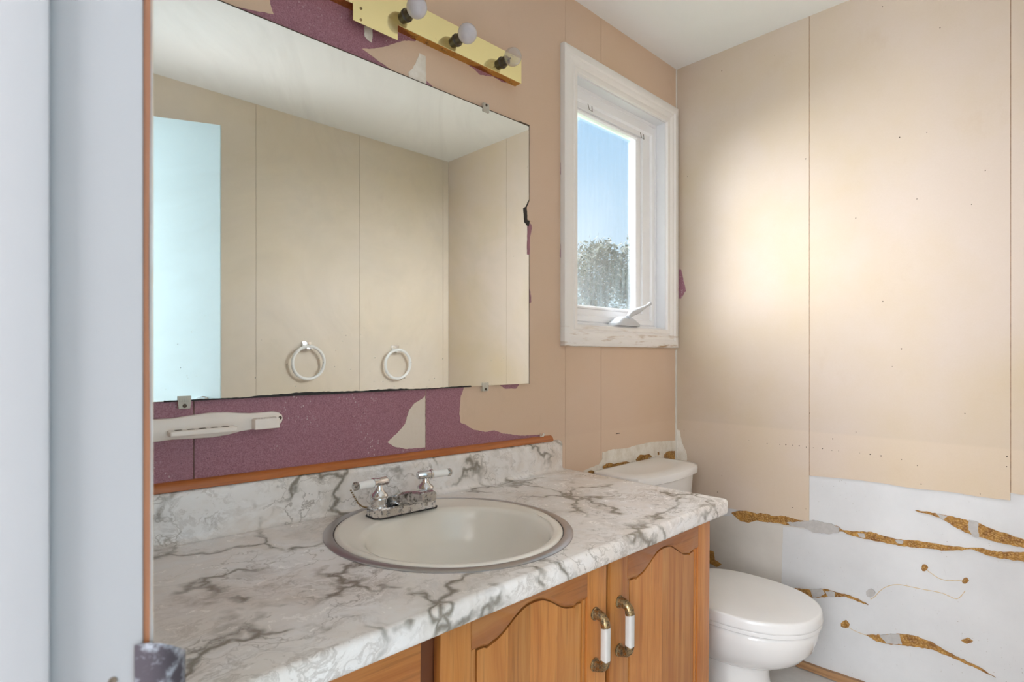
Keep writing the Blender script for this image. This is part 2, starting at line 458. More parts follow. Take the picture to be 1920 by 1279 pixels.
# outlines of torn layers on the walls, metres: window wall (x, z), right wall (y, z)
PT = {
'flap_top':[(0.7217,1.9745),(0.752,1.986),(0.7848,2.0029),(0.8256,2.0304),(0.8501,2.045),(0.8824,2.0554),(0.9008,2.0765),(0.9206,2.0936),(0.9206,1.9192),(0.8934,1.9289),(0.8643,1.9461),(0.8084,1.9512),(0.7683,1.9602)],
'flap_left':[(0.3399,1.9576),(0.3617,1.9446),(0.3924,1.9457),(0.4483,1.957),(0.4993,1.9684),(0.4914,1.9887),(0.4928,2.0273)],
'plaster_top':[(0.8971,2.0288),(0.9176,2.0271),(0.9202,1.9471),(0.9202,1.9284),(0.8934,1.932),(0.8643,1.9451),(0.8607,1.9636),(0.8751,1.9778),(0.8861,2.0001)],
'maroon_tri':[(0.9217,1.9616),(0.9539,1.9457),(0.9617,1.9324),(0.9217,1.9383)],
'maroon_bar':[(1.0766,2.0593),(1.0984,2.0554),(1.1205,2.0463),(1.1753,2.0601),(1.2132,2.0556),(1.2424,2.0637),(1.2723,2.0648),(1.1941,2.098),(1.1028,2.099)],
'white_plug':[(0.728,2.0339),(0.7296,2.0089),(0.7391,2.0026),(0.7504,2.0004),(0.752,2.0437)],
'maroon_low_right':[(1.0574,1.0961),(1.044,1.0652),(1.0395,1.0167),(1.044,0.992),(1.0664,0.9831),(1.094,0.9665),(1.1413,0.9556),(1.1806,0.9563),(1.2108,0.9445),(1.2951,0.9287),(1.3968,0.9211),(1.4086,0.8853)],
'maroon_bit':[(1.1706,1.1137),(1.2951,1.1046),(1.2757,1.0838),(1.2262,1.0843)],
'flap_low':[(0.9174,1.0785),(0.9054,1.0692),(0.8819,1.0594),(0.8628,1.0392),(0.8514,1.0047),(0.8217,0.9788),(0.7963,0.9606),(0.8144,0.9479),(0.8514,0.9367),(0.9174,0.9331)],
'sliver_a':[(1.3199,1.6332),(1.3364,1.6231),(1.3389,1.6119),(1.3298,1.5815),(1.3281,1.5233),(1.3182,1.522)],
'sliver_flap':[(1.3273,1.7016),(1.3141,1.676),(1.3166,1.6361),(1.3364,1.6336),(1.3331,1.6807)],
'sliver_dark':[(1.3273,1.7039),(1.3117,1.6779),(1.3003,1.6712),(1.3051,1.6267),(1.324,1.6142),(1.3281,1.6322),(1.3166,1.6349),(1.3149,1.6762)],
'sliver_b':[(1.3199,1.4153),(1.3323,1.4164),(1.3406,1.4025),(1.3448,1.3679),(1.3348,1.3626),(1.3199,1.3633)],
'trim_sliver_a':[(1.5142,1.6518),(1.501,1.6497),(1.4907,1.5558),(1.4888,1.5371),(1.501,1.5281),(1.5142,1.5297)],
'trim_sliver_b':[(1.5142,1.314),(1.5047,1.3136),(1.5,1.2918),(1.5047,1.261),(1.5142,1.2613)],
'trim_sliver_c':[(1.5083,1.9373),(1.4975,1.9158),(1.4904,1.8344),(1.499,1.8035),(1.5083,1.8055)],
'R_sliver':[(-0.0107,1.5765),(-0.0225,1.5752),(-0.0465,1.4781),(-0.0225,1.4444),(-0.0107,1.4452)],
'p1':[(0.0224,0.536),(-0.2605,0.5526),(-0.3475,0.5542),(-0.4373,0.5572),(-0.5013,0.5594),(-0.5507,0.564)],
'p2':[(-0.5527,0.7366),(-0.6409,0.7417),(-0.721,0.7454),(-0.791,0.7466),(-0.8467,0.744),(-0.9002,0.744),(-0.9516,0.7478),(-0.9913,0.7485),(-1.0485,0.7465),(-1.0853,0.7472),(-1.1187,0.7486)],
'p3':[(-1.1196,0.771),(-1.1383,0.7697),(-1.1551,0.7715)],
'g1':[(-0.2523,0.535),(-0.2807,0.5487),(-0.3164,0.5558),(-0.3552,0.5519),(-0.3704,0.5588),(-0.4005,0.5596),(-0.4227,0.5565),(-0.4517,0.5655),(-0.5013,0.5631),(-0.5358,0.5594),(-0.5628,0.5651),(-0.6088,0.5692),(-0.6535,0.5648),(-0.666,0.5557),(-0.6968,0.5577),(-0.7564,0.5691),(-0.791,0.5636),(-0.8358,0.5609),(-0.8897,0.5704),(-0.9364,0.572),(-0.9864,0.5735),(-1.0297,0.5805),(-1.0578,0.5862),(-1.0943,0.5834),(-1.1551,0.5987),(-1.2138,0.6033),(-1.2138,0.5713),(-1.1551,0.5699),(-1.0943,0.5656),(-1.067,0.5675),(-1.0344,0.5774),(-1.001,0.566),(-0.9616,0.555),(-0.9002,0.5486),(-0.8467,0.542),(-0.791,0.5417),(-0.7329,0.54),(-0.6968,0.5419),(-0.666,0.5508),(-0.6282,0.5367),(-0.5694,0.5291),(-0.5561,0.5384),(-0.5013,0.5336),(-0.43,0.5309),(-0.4005,0.5268),(-0.3552,0.5249),(-0.3242,0.5082),(-0.2927,0.5077),(-0.2686,0.5225)],
'g1a':[(-0.4732,0.5424),(-0.5358,0.5594),(-0.5661,0.5708),(-0.6217,0.5705),(-0.6566,0.5641),(-0.6535,0.5424),(-0.6217,0.531),(-0.5661,0.5255),(-0.5358,0.5361),(-0.4873,0.5328)],
'g1b':[(-0.715,0.5564),(-0.7358,0.5591),(-0.7388,0.5448),(-0.721,0.5441)],
'g1c':[(-0.8275,0.5589),(-0.8522,0.5615),(-0.8495,0.5504),(-0.833,0.5491)],
'g2':[(-0.8844,0.6706),(-0.9158,0.6731),(-0.9516,0.6708),(-1.001,0.6686),(-1.0485,0.6622),(-1.0943,0.6484),(-1.1551,0.6361),(-1.2138,0.6247),(-1.2138,0.6022),(-1.1551,0.6113),(-1.0943,0.6129),(-1.0485,0.62),(-1.0202,0.6257),(-0.9913,0.6376),(-0.9616,0.6548),(-0.9313,0.6641),(-0.895,0.6663)],
'g2a':[(-1.025,0.6675),(-1.0485,0.6652),(-1.0499,0.6192),(-1.0344,0.618),(-1.024,0.6387)],
'g2b':[(-0.9415,0.6719),(-0.9726,0.6707),(-0.9591,0.6542)],
'g3':[(-0.5013,0.2958),(-0.5561,0.3049),(-0.6088,0.3243),(-0.6472,0.3224),(-0.6846,0.3248),(-0.721,0.3189),(-0.7476,0.3089),(-0.7089,0.313),(-0.6722,0.3161),(-0.6282,0.3011),(-0.5628,0.278),(-0.5358,0.2842)],
'g3a':[(-0.5574,0.3074),(-0.5991,0.3213),(-0.6088,0.3086),(-0.5893,0.2884),(-0.5661,0.2819)],
'g3b':[(-0.6088,0.3172),(-0.6409,0.3233),(-0.6421,0.3068),(-0.6185,0.2996)],
'g6':[(-0.7418,0.2014),(-0.791,0.219),(-0.8413,0.2402),(-0.8844,0.2479),(-0.9262,0.2452),(-0.9516,0.2358),(-0.9765,0.2265),(-1.0485,0.2105),(-1.0898,0.1932),(-1.0485,0.2033),(-0.9716,0.2159),(-0.9262,0.2206),(-0.8791,0.2112),(-0.8467,0.2037),(-0.808,0.194),(-0.7738,0.1901)],
'g6a':[(-0.7824,0.2146),(-0.8136,0.231),(-0.8413,0.2389),(-0.8478,0.2074),(-0.8023,0.1939)],
'g7':[(-1.0058,0.2781),(-1.0226,0.2927),(-1.0354,0.2864),(-1.0202,0.2723)],
'g8':[(-0.1512,0.3544),(-0.1728,0.3549),(-0.1788,0.3205),(-0.2109,0.3087),(-0.1898,0.2925),(-0.1512,0.301)],
'b1':[(-0.9198,0.4875),(-0.9163,0.479),(-0.9112,0.4733),(-0.9046,0.4726),(-0.9015,0.4795),(-0.9025,0.4863),(-0.9045,0.4937),(-0.911,0.4964),(-0.9158,0.4939)],
'b2':[(-1.0253,0.4748),(-1.0218,0.4686),(-1.0177,0.4634),(-1.0122,0.4619),(-1.0077,0.4667),(-1.0101,0.4738),(-1.0122,0.4782),(-1.0179,0.4826),(-1.0222,0.4809)],
'b3':[(-0.7694,0.3575),(-0.7643,0.3463),(-0.7556,0.3377),(-0.7462,0.3376),(-0.7414,0.3436),(-0.741,0.3548),(-0.7471,0.3631),(-0.7565,0.3692),(-0.7659,0.3655)],
'b4':[(-0.6892,0.2192),(-0.6853,0.2081),(-0.6772,0.203),(-0.6677,0.2016),(-0.6611,0.2048),(-0.661,0.2146),(-0.6679,0.2252),(-0.6776,0.2321),(-0.685,0.2255)],
'c1':[(-0.9158,0.4782),(-0.9364,0.4649),(-0.9566,0.4563),(-0.9815,0.4622),(-1.0154,0.4732)],
'c2':[(-0.7535,0.3304),(-0.7651,0.3394),(-0.7796,0.3652),(-0.7967,0.3857),(-0.8192,0.4003),(-0.8413,0.4087),(-0.9002,0.41),(-0.9616,0.416),(-0.9961,0.4006),(-1.0154,0.4384)],
'c3':[(-0.6784,0.2085),(-0.7089,0.1999),(-0.7418,0.1987)],
'tank_patch':[(1.7339,0.8207),(1.8034,0.8253),(1.8875,0.8189),(1.9762,0.8241),(2.0894,0.8241),(2.2889,0.8095),(2.2889,0.7091),(2.1222,0.7312),(1.7497,0.7294),(1.6725,0.7285),(1.6182,0.7673),(1.6625,0.7734),(1.7131,0.779),(1.7339,0.7953)],
'tb0':[(2.176,0.7586),(2.1967,0.7688),(2.2245,0.7684),(2.2636,0.7646),(2.2636,0.7274),(2.176,0.7386)],
'tb1':[(1.9581,0.7648),(1.9884,0.7815),(2.0256,0.7766),(2.0572,0.7756),(2.0764,0.7637),(1.9762,0.7505)],
'tb2':[(1.7339,0.7661),(1.7602,0.7759),(1.7925,0.7729),(1.7979,0.7683),(1.8875,0.7673),(1.9165,0.7584),(1.7497,0.7486)],
'tb3':[(1.6426,0.7614),(1.6674,0.7634),(1.6927,0.7542),(1.6978,0.7372),(1.6625,0.7486)],
'tb4':[(2.1222,0.7759),(2.1322,0.7765),(2.1342,0.7637),(2.1235,0.7632)],
'R_tank_patch':[(0.0091,0.8624),(-0.0157,0.8573),(-0.0279,0.7991),(-0.0481,0.7645),(-0.0521,0.7318),(-0.0441,0.6938),(0.0091,0.6937)],
'dotsR':[(-0.0119,0.892),(-0.0368,0.8588),(-0.3252,0.8441),(-0.3982,0.8407),(-0.4467,0.8417),(-0.4694,0.8436),(-0.4945,0.8443),(-0.5185,0.8449),(-0.5434,0.8427),(-0.5686,0.8435),(-0.5998,0.8437),(-0.6316,0.8405),(-0.6535,0.8418),(-0.7213,0.8427),(-0.7534,0.842),(-0.7865,0.841),(-0.8465,0.8364),(-0.8905,0.8214),(-0.7094,0.9163),(-0.5554,0.9726),(-1.1166,0.881),(-1.1158,0.8503),(-1.0532,0.7554),(-0.1927,0.6109),(-0.4945,0.6039),(-0.5421,0.6082),(-0.6341,0.8839),(-0.9009,0.7618),(-1.0156,1.0059),(-0.211,0.6826),(-0.8404,1.9351),(-0.9164,1.9299),(-0.8893,1.7149),(-1.032,1.6694),(-1.0655,1.7687),(-0.7088,1.6827),(-0.7917,1.3783),(-0.8459,1.2131),(-0.8194,1.1527),(-0.0535,1.983),(-0.5414,1.937),(-0.211,2.3917),(-0.9516,2.2624),(-0.7904,2.4037),(-0.4274,2.3738)],
}

# ------------------------------------------------------------------ mesh helpers
BASE = {}

def finish(name, bm, mat, parent=None, smooth=35.0, base=None):
    """bm holds scene coordinates; the object's origin is its thing's base."""
    b = BASE[parent.name] if parent is not None else Vector(base or (0, 0, 0))
    bmesh.ops.remove_doubles(bm, verts=bm.verts, dist=1e-6)
    bmesh.ops.recalc_face_normals(bm, faces=bm.faces)
    bmesh.ops.translate(bm, verts=bm.verts, vec=-b)
    me = bpy.data.meshes.new(name)
    bm.to_mesh(me)
    bm.free()
    if smooth:
        me.polygons.foreach_set('use_smooth', [True] * len(me.polygons))
        me.set_sharp_from_angle(angle=R(smooth))
    me.materials.append(MAT[mat])
    o = bpy.data.objects.new(name, me)
    C.objects.link(o)
    if parent is not None:
        o.parent = parent
    else:
        o.location = b
    BASE[o.name] = b
    return o

def tag(o, label, cat=None, group=None, kind=None):
    if label:
        o['label'] = label
    if cat:
        o['category'] = cat
    if group:
        o['group'] = group
    if kind:
        o['kind'] = kind
    return o

PIV, TILT = Vector((1.515, 0.0, 0.793)), 0.016       # the old vanity leans a little to the toilet side

def thing(name, base, label, cat, group=None, tilt=False, kind=None):
    o = bpy.data.objects.new(name, None)
    C.objects.link(o)
    base = Vector(base)
    BASE[o.name] = base
    if tilt:
        rot = Matrix.Rotation(TILT, 3, 'Y')
        o.location = PIV + rot @ (base - PIV)
        o.rotation_euler = (0, TILT, 0)
    else:
        o.location = base
    o.empty_display_size = 0.05
    return tag(o, label, cat, group, kind)

def B():
    return bmesh.new()

def box(bm, x0, x1, y0, y1, z0, z1, bev=0.0, seg=2):
    t = bmesh.new()
    v = [t.verts.new((x, y, z)) for x in (x0, x1) for y in (y0, y1) for z in (z0, z1)]
    for f in ((0, 1, 3, 2), (4, 6, 7, 5), (0, 4, 5, 1), (2, 3, 7, 6), (0, 2, 6, 4), (1, 5, 7, 3)):
        t.faces.new([v[i] for i in f])
    if bev:
        bmesh.ops.bevel(t, geom=list(t.edges), offset=bev, segments=seg, profile=0.6, affect='EDGES', clamp_overlap=True)
    merge(bm, t)
    return bm

def merge(bm, t):
    me = bpy.data.meshes.new('tmp')
    t.to_mesh(me)
    t.free()
    bm.from_mesh(me)
    bpy.data.meshes.remove(me)

def loft(bm, loops, caps=(True, True), closed=True):
    vs = [[bm.verts.new(p) for p in l] for l in loops]
    n = len(vs[0])
    for a, b in zip(vs, vs[1:]):
        for i in range(n if closed else n - 1):
            j = (i + 1) % n
            bm.faces.new((a[i], a[j], b[j], b[i]))
    if caps[0]:
        bm.faces.new(list(reversed(vs[0])))
    if caps[1]:
        bm.faces.new(vs[-1])
    return vs

def prism(bm, loop, vec):
    vec = Vector(vec)
    loft(bm, [[Vector(p) for p in loop], [Vector(p) + vec for p in loop]])
    return bm

def tube(bm, path, rad, n=12, caps=True):
    path = [Vector(p) for p in path]
    rs = rad if isinstance(rad, (list, tuple)) else [rad] * len(path)
    loops = []
    up = Vector((0.0123, 0.02, 1))
    for i, p in enumerate(path):
        d = (path[min(i + 1, len(path) - 1)] - path[max(i - 1, 0)]).normalized()
        if abs(d.dot(up.normalized())) > 0.95:
            up = Vector((1, 0.03, 0.02))
        s = d.cross(up).normalized()
        u = s.cross(d).normalized()
        up = u
        loops.append([p + (s * math.cos(2 * PI * k / n) + u * math.sin(2 * PI * k / n)) * rs[i] for k in range(n)])
    loft(bm, loops, (caps, caps))
    return bm

def lathe(bm, prof, org, axis=(0, 0, 1), n=24):
    """prof: (radius, height) pairs along the axis."""
    q = Vector(axis).to_track_quat('Z', 'Y').to_matrix()
    org = Vector(org)
    loops = [[org + q @ Vector((max(r, 1e-5) * math.cos(2 * PI * k / n), max(r, 1e-5) * math.sin(2 * PI * k / n), h)) for k in range(n)]
             for r, h in prof]
    loft(bm, loops, (True, True))
    return bm

def rrect(x0, x1, y0, y1, r, n=5):
    out = []
    for cx, cy, a0 in ((x1 - r, y1 - r, 0), (x0 + r, y1 - r, 90), (x0 + r, y0 + r, 180), (x1 - r, y0 + r, 270)):
        for k in range(n + 1):
            a = R(a0 + 90 * k / n)
            out.append((cx + r * math.cos(a), cy + r * math.sin(a)))
    return out

def ragged(pts, step=0.006, amp=0.0009, rng=None):
    rng = rng or random
    out = []
    for (ax, ay), (bx, by) in zip(pts, pts[1:] + pts[:1]):
        L = math.hypot(bx - ax, by - ay)
        k = max(1, int(L / step))
        for i in range(k):
            t = i / k
            j = amp if i else 0.0
            out.append((ax + (bx - ax) * t + rng.uniform(-j, j), ay + (by - ay) * t + rng.uniform(-j, j)))
    return out

XR, YB, ZC, XL = 2.283, -1.683, 2.473, 0.075       # right wall, rear wall, ceiling, door wall

def sheet(name, side, pts, lo, hi, mat, parent, amp=0.0009, step=0.006, bev=0.0):
    """a thin layer lying on a wall: side L = window wall (x, z), R = right wall (y, z)."""
    p = ragged(pts, step, amp) if amp else pts
    bm = B()
    if side == 'L':
        prism(bm, [(a, -lo, b) for a, b in p], (0, -(hi - lo), 0))
    else:
        prism(bm, [(XR - lo, a, b) for a, b in p], (-(hi - lo), 0, 0))
    return finish(name, bm, mat, parent, smooth=0)

# ================================================================== THE ROOM
def struct(name, bm, mat, label, parent=None, base=None, smooth=35.0):
    o = finish(name, bm, mat, parent, smooth, base)
    if parent is None:
        tag(o, label, kind='structure')
    return o

struct('floor', box(B(), -2.7, XR + 0.12, -2.9, 0.12, -0.06, 0.0), 'floor_vinyl', 'worn grey vinyl floor under the toilet')
struct('ceiling', box(B(), -2.7, XR + 0.12, -2.9, 0.12, ZC, ZC + 0.08), 'ceiling_white', 'plain white painted ceiling')

# window opening in the left (window) wall
WX0, WX1, WZ0, WZ1 = 1.574, 2.190, 1.302, 2.210
bm = B()
T0, T1 = 0.008, 0.12
box(bm, -2.7, WX0, T0, T1, 0, ZC)
box(bm, WX1, XR + 0.12, T0, T1, 0, ZC)
box(bm, WX0, WX1, T0, T1, 0, WZ0)
box(bm, WX0, WX1, T0, T1, WZ1, ZC)
wall_left = struct('wall_left', bm, 'dark_gap', 'beige panelled wall with the mirror and the window', smooth=0)

J = 0.0009
seams = [XL - 0.02, 0.336, 0.919, 1.519, 1.727, XR]
for i, (a, b) in enumerate(zip(seams, seams[1:])):
    a2, b2 = a + J, b - (J if i < 4 else 0)
    if i < 3:
        rects = [(a2, b2, 0.0, ZC)]
    else:
        lx0, lx1 = a2, b2
        rects = [(a2, b2, 0.0, WZ0), (a2, b2, WZ1, ZC)]
        if i == 3:
            rects.append((a2, WX0, WZ0, WZ1))
        else:
            rects.append((WX1, b2, WZ0, WZ1))
    bm = B()
    for (x0, x1, z0, z1) in rects:
        box(bm, x0, x1, 0.0, T0, z0, z1)
    finish('wall_panel', bm, 'wall_beige', wall_left, smooth=0)

# layers of wallpaper, torn paper and plaster on the window wall
DW = 0.0009
def L_(name, key, lo, hi, mat, **kw):
    return sheet(name, 'L', PT[key], lo, hi, mat, wall_left, **kw)

sheet('wallpaper_remnant', 'L', [(0.10, 1.90), (0.336 - J, 1.90), (0.336 - J, 2.15), (0.10, 2.15)], 0, DW, 'wallpaper_maroon', wall_left, amp=0)
sheet('wallpaper_remnant', 'L', [(0.336 + J, 1.90), (0.919 - J, 1.90), (0.919 - J, 2.12), (0.336 + J, 2.12)], 0, DW, 'wallpaper_maroon', wall_left, amp=0)
sheet('wallpaper_remnant', 'L', [(0.10, 0.86), (0.336 - J, 0.86), (0.336 - J, 1.13), (0.10, 1.13)], 0, DW, 'wallpaper_maroon', wall_left, amp=0)
sheet('wallpaper_remnant', 'L', [(0.336 + J, 0.86), (0.919 - J, 0.86), (0.919 - J, 1.13), (0.336 + J, 1.13)], 0, DW, 'wallpaper_maroon', wall_left, amp=0)
sheet('wallpaper_remnant', 'L', [(0.919 + J, 0.86), (0.919 + J, 1.13), (1.06, 1.13)] + PT['maroon_low_right'] + [(1.40, 0.86)], 0, DW, 'wallpaper_maroon', wall_left)
L_('torn_paper', 'flap_top', DW, 0.002, 'wall_beige')
L_('torn_paper', 'flap_left', DW, 0.002, 'wall_beige')
L_('torn_paper', 'flap_low', DW, 0.002, 'wall_tan')
L_('plaster_patch', 'plaster_top', 0.002, 0.0030, 'torn_plaster')
L_('plaster_patch', 'white_plug', DW, 0.0026, 'torn_plaster')
for key in ('maroon_tri', 'maroon_bar', 'maroon_bit', 'sliver_b', 'trim_sliver_a', 'trim_sliver_b', 'trim_sliver_c'):
    L_('wallpaper_remnant', key, 0, DW, 'wallpaper_maroon')
L_('wallpaper_remnant', 'sliver_a', 0, 0.0095, 'wallpaper_maroon')
L_('wallpaper_remnant', 'sliver_dark', 0.0085, 0.0096, 'black_flake')
L_('torn_paper', 'sliver_flap', 0.0085, 0.0105, 'wall_beige')
L_('plaster_patch', 'tank_patch', 0, 0.0012, 'torn_plaster')
for i in range(5):
    L_('glue_streak', 'tb%d' % i, 0.0012, 0.0035, 'dried_glue')

# right wall: bare white board below, tan panels above
wall_right = struct('wall_right', box(B(), XR + 0.004, XR + 0.12, -2.9, T0, 0, ZC), 'bare_wallboard',
                    'stripped wall of tan panels over bare white board with brown glue', smooth=0)
y1, y2 = -0.554, -1.125
def rpanel(pts):
    bm = B()
    prism(bm, [(XR, a, b) for a, b in pts], (0.004, 0, 0))
    finish('wall_panel', bm, 'wall_ochre', wall_right, smooth=0)
rpanel([(0.0, ZC), (0.0, 0.5365)] + [p for p in PT['p1'] if 0 > p[0] > y1 + 0.01] + [(y1 + J, 0.564), (y1 + J, ZC)])
q2 = [p for p in PT['p2'] if y1 > p[0] > y2]
rpanel([(y1 - J, ZC), (y1 - J, PT['p2'][0][1])] + q2 + [(y2 + J, PT['p2'][-1][1]), (y2 + J, ZC)])
rpanel([(y2 - J, ZC), (y2 - J, PT['p3'][0][1]), (-1.30, 0.766), (YB, 0.758), (YB, ZC)])

for yy, zb_ in ((y1, 0.738), (y2, 0.772)):
    finish('panel_joint', box(B(), XR + 0.0012, XR + 0.0042, yy - 0.0012, yy + 0.0012, zb_, ZC), 'raw_wood', wall_right, smooth=0)
G = 0.004       # the bare board lies this far behind the panels' face
def R_(name, key, hi, mat, **kw):
    return sheet(name, 'R', PT[key], -G, hi, mat, wall_right, **kw)
sheet('shaded_board_patch', 'R', [(-0.1161, 0.5035), (-0.5527, 0.5572), (-0.5527, 0.5326), (-0.5013, 0.5285), (-0.4575, 0.5218), (-0.4517, 0.2945), (-0.4445, 0.2249), (-0.1161, 0.2543)], -G, -G + 0.0008, 'old_board_shaded', wall_right)  # older board surface with the counter's shadow painted into its colour
for key in ('g1', 'g2', 'g3', 'g6'):
    R_('glue_streak', key, 0.001, 'dried_glue', amp=0.0016, step=0.007)
for key in ('g7', 'g8', 'b1', 'b2', 'b4'):
    R_('glue_spot', key, 0.0005, 'dried_glue', amp=0.0014, step=0.006)
for key in ('g1a', 'g1b', 'g1c', 'g2a', 'g2b', 'g3a', 'g3b', 'g6a', 'b3'):
    R_('paper_scrap', key, 0.002 if key != 'b3' else 0.0, 'grey_paper', amp=0.0016, step=0.007)
for key in ('c1', 'c2', 'c3'):
    bm = B()
    pts = PT[key]
    fine = []
    for (a, b), (c, d) in zip(pts, pts[1:]):
        for i in range(4):
            fine.append((a + (c - a) * i / 4, b + (d - b) * i / 4))
    fine.append(pts[-1])
    for _ in range(3):
        fine = [fine[0]] + [((a[0] + b[0] * 2 + c[0]) / 4, (a[1] + b[1] * 2 + c[1]) / 4) for a, b, c in zip(fine, fine[1:], fine[2:])] + [fine[-1]]
    tube(bm, [(XR + G, a, b) for a, b in fine], [0.0007 + 0.0008 * abs(math.sin(i * 1.7)) for i in range(len(fine))], 6)
    finish('glue_dribble', bm, 'glue_stain', wall_right)
R_('plaster_patch', 'R_tank_patch', 0.0012, 'torn_plaster')
R_('wallpaper_remnant', 'R_sliver', 0.001, 'wallpaper_maroon')
# nail and staple holes, too small to pick apart
bm = B()
for (a, b) in PT['dotsR']:
    r = random.uniform(0.0011, 0.0024)
    d = XR if b > (0.56 if a > y1 else 0.72) else XR + G
    lathe(bm, [(r, 0), (r * 0.7, 0.0008)], (d, a, b), (-1, 0, 0), 7)
tag(finish('nail_hole_mark', bm, 'nail_dark', wall_right, smooth=0), None, kind='stuff')

bm = B()
z_ = 0.66
pts = []
while z_ < 1.235:
    pts.append((XR - 0.009 - random.uniform(0, 0.005), z_))
    z_ += 0.018
prism(bm, [(a, -0.0004, b) for a, b in pts] + [(XR, -0.0004, pts[-1][1]), (XR, -0.0004, pts[0][1])], (0, -0.0022, 0))
box(bm, XR - 0.006, XR, -0.003, 0, 2.29, ZC)
struct('trim_2', bm, 'caulk', 'ragged white caulk strip in the wall corner beside the window', base=(XR, 0, 0.66))

# rear wall with the towel rings (seen in the mirror)
wall_rear = struct('wall_rear', box(B(), -0.05, XR + 0.004, YB - 0.12, YB - 0.006, 0, ZC), 'dark_gap',
                   'tan panelled wall facing the mirror', smooth=0)
sx = [-0.05, 0.469, 1.052, 1.635, 2.238, XR]
for a, b in zip(sx, sx[1:]):
    finish('wall_panel', box(B(), a + J, b - J, YB - 0.006, YB, 0, ZC), 'wall_tan', wall_rear, smooth=0)

# door wall (the camera stands in its doorway)
DY0, DY1, DZ = -1.655, -0.930, 2.215
bm = B()
box(bm, -0.05, XL, DY1, 0, 0, ZC)
box(bm, -0.05, XL, YB, DY0, 0, ZC)
box(bm, -0.05, XL, DY0, DY1, DZ, ZC)
struct('wall_door', bm, 'wall_beige', 'wall holding the doorway', smooth=0)
# hallway shell
struct('wall_hall', box(B(), -2.7, -2.6, -2.9, 0.008, 0, ZC), 'hall_paint', 'far wall of the hallway', smooth=0)
struct('wall_hall_end', box(B(), -2.6, -0.05, -2.9, -2.8, 0, ZC), 'hall_paint', 'end wall of the hallway', smooth=0)
struct('wall_hall_side', box(B(), -0.17, -0.05, -2.8, YB - 0.12, 0, ZC), 'hall_paint', 'hallway wall beside the bathroom', smooth=0)

# strike side door jamb close to the camera
JY = -0.940
jamb = thing('trim_1', (0.01, DY1, 0), 'pale painted door jamb close by with a brown wooden edge', None, kind='structure')
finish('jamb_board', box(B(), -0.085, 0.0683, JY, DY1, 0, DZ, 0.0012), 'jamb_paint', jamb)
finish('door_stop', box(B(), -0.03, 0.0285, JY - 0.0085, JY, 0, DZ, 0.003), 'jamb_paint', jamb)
bm = B()
loops = []
for i in range(61):
    z = DZ * i / 60
    wv = 0.0003 * math.sin(i * 0.9) + random.uniform(-0.0002, 0.0002)
    loops.append([(0.0684, JY + 0.0008, z), (0.0716 + wv, JY + 0.0008, z), (0.0716 + wv, DY1, z), (0.0684, DY1, z)])
loft(bm, loops)
tag(finish('casing_edge', bm, 'edge_wood', jamb, smooth=0), 'bare brown wooden edge')
bm = B()
loops = []
for i in range(161):
    z = DZ * i / 160
    wv = random.uniform(-0.0004, 0.0004)
    loops.append([(0.0717, JY + 0.002, z), (0.0729 + wv, JY + 0.002, z), (0.0729 + wv, DY1, z), (0.0717, DY1, z)])
loft(bm, loops)
finish('plaster_edge', bm, 'grey_paper', jamb, smooth=0)
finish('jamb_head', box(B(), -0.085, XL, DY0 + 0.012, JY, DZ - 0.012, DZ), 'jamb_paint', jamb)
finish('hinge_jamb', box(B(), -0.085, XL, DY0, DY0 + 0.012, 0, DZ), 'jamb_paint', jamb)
# strike plate with its curled lip
bm = B()
SZ0, SZ1 = 0.945, 1.034
rows = []
nz = 14
def strike(name, prof, mat):
    bm = B()
    rows = []
    for i in range(nz + 1):
        row = []
        for (x, dy) in prof:
            e = 0.016 * max(0, (x - 0.066) / 0.025) ** 2
            row.append((x, JY - 0.0016 + dy, SZ0 + e + (SZ1 - SZ0 - 2 * e) * i / nz))
        rows.append(row)
    vs = [[bm.verts.new(p) for p in r] for r in rows]
    for a, b in zip(vs, vs[1:]):
        for i in range(len(a) - 1):
            bm.faces.new((a[i], a[i + 1], b[i + 1], b[i]))
    bmesh.ops.solidify(bm, geom=list(bm.faces), thickness=0.0015)
    return finish(name, bm, mat, jamb, 50)
bm.free()
tag(strike('strike_plate', [(0.0640, 0.0004), (0.070, -0.0010), (0.0755, -0.0012), (0.081, 0.0002), (0.0855, 0.0030), (0.0890, 0.0070), (0.0912, 0.0115), (0.0920, 0.0160)], 'painted_strike'),
    'chipped curled metal lip of the strike plate')
for (x, z) in ((0.0405, 1.0205), (0.0545, 1.018)):
    bm = B()
    lathe(bm, [(0.0022, 0), (0.0019, 0.0006), (0.0006, 0.0002)], (x, JY, z), (0, -1, 0), 12)
    finish('screw', bm, 'nail_dark', jamb)

# open door leaf, seen only in the mirror
hx, hy, ex, ey = 0.085, -1.612, 0.775, -1.318
dl = math.hypot(ex - hx, ey - hy)
bm = box(B(), 0, dl, -0.036, 0, 0.012, 2.180, 0.002)
door = finish('door_1', bm, 'door_blue', None, 35)
door.location = (hx, hy, 0)
door.rotation_euler = (0, 0, math.atan2(ey - hy, ex - hx))
tag(door, 'plain pale blue door standing open, reflected in the mirror', kind='structure')
for s in (1, -1):
    bm = B()
    lathe(bm, [(0.028, 0), (0.028, 0.006), (0.012, 0.012), (0.010, 0.03), (0.024, 0.038), (0.029, 0.052), (0.022, 0.066), (0.0, 0.069)],
          (dl - 0.065, 0.0 if s > 0 else -0.036, 0.99), (0, s, 0), 20)
    finish('door_knob', bm, 'chrome', door)
for z in (0.25, 1.1, 1.95):
    bm = B()
    tube(bm, [(-0.004, 0.004, z - 0.04), (-0.004, 0.004, z + 0.04)], 0.006, 10)
    finish('hinge', bm, 'antique_brass', door)

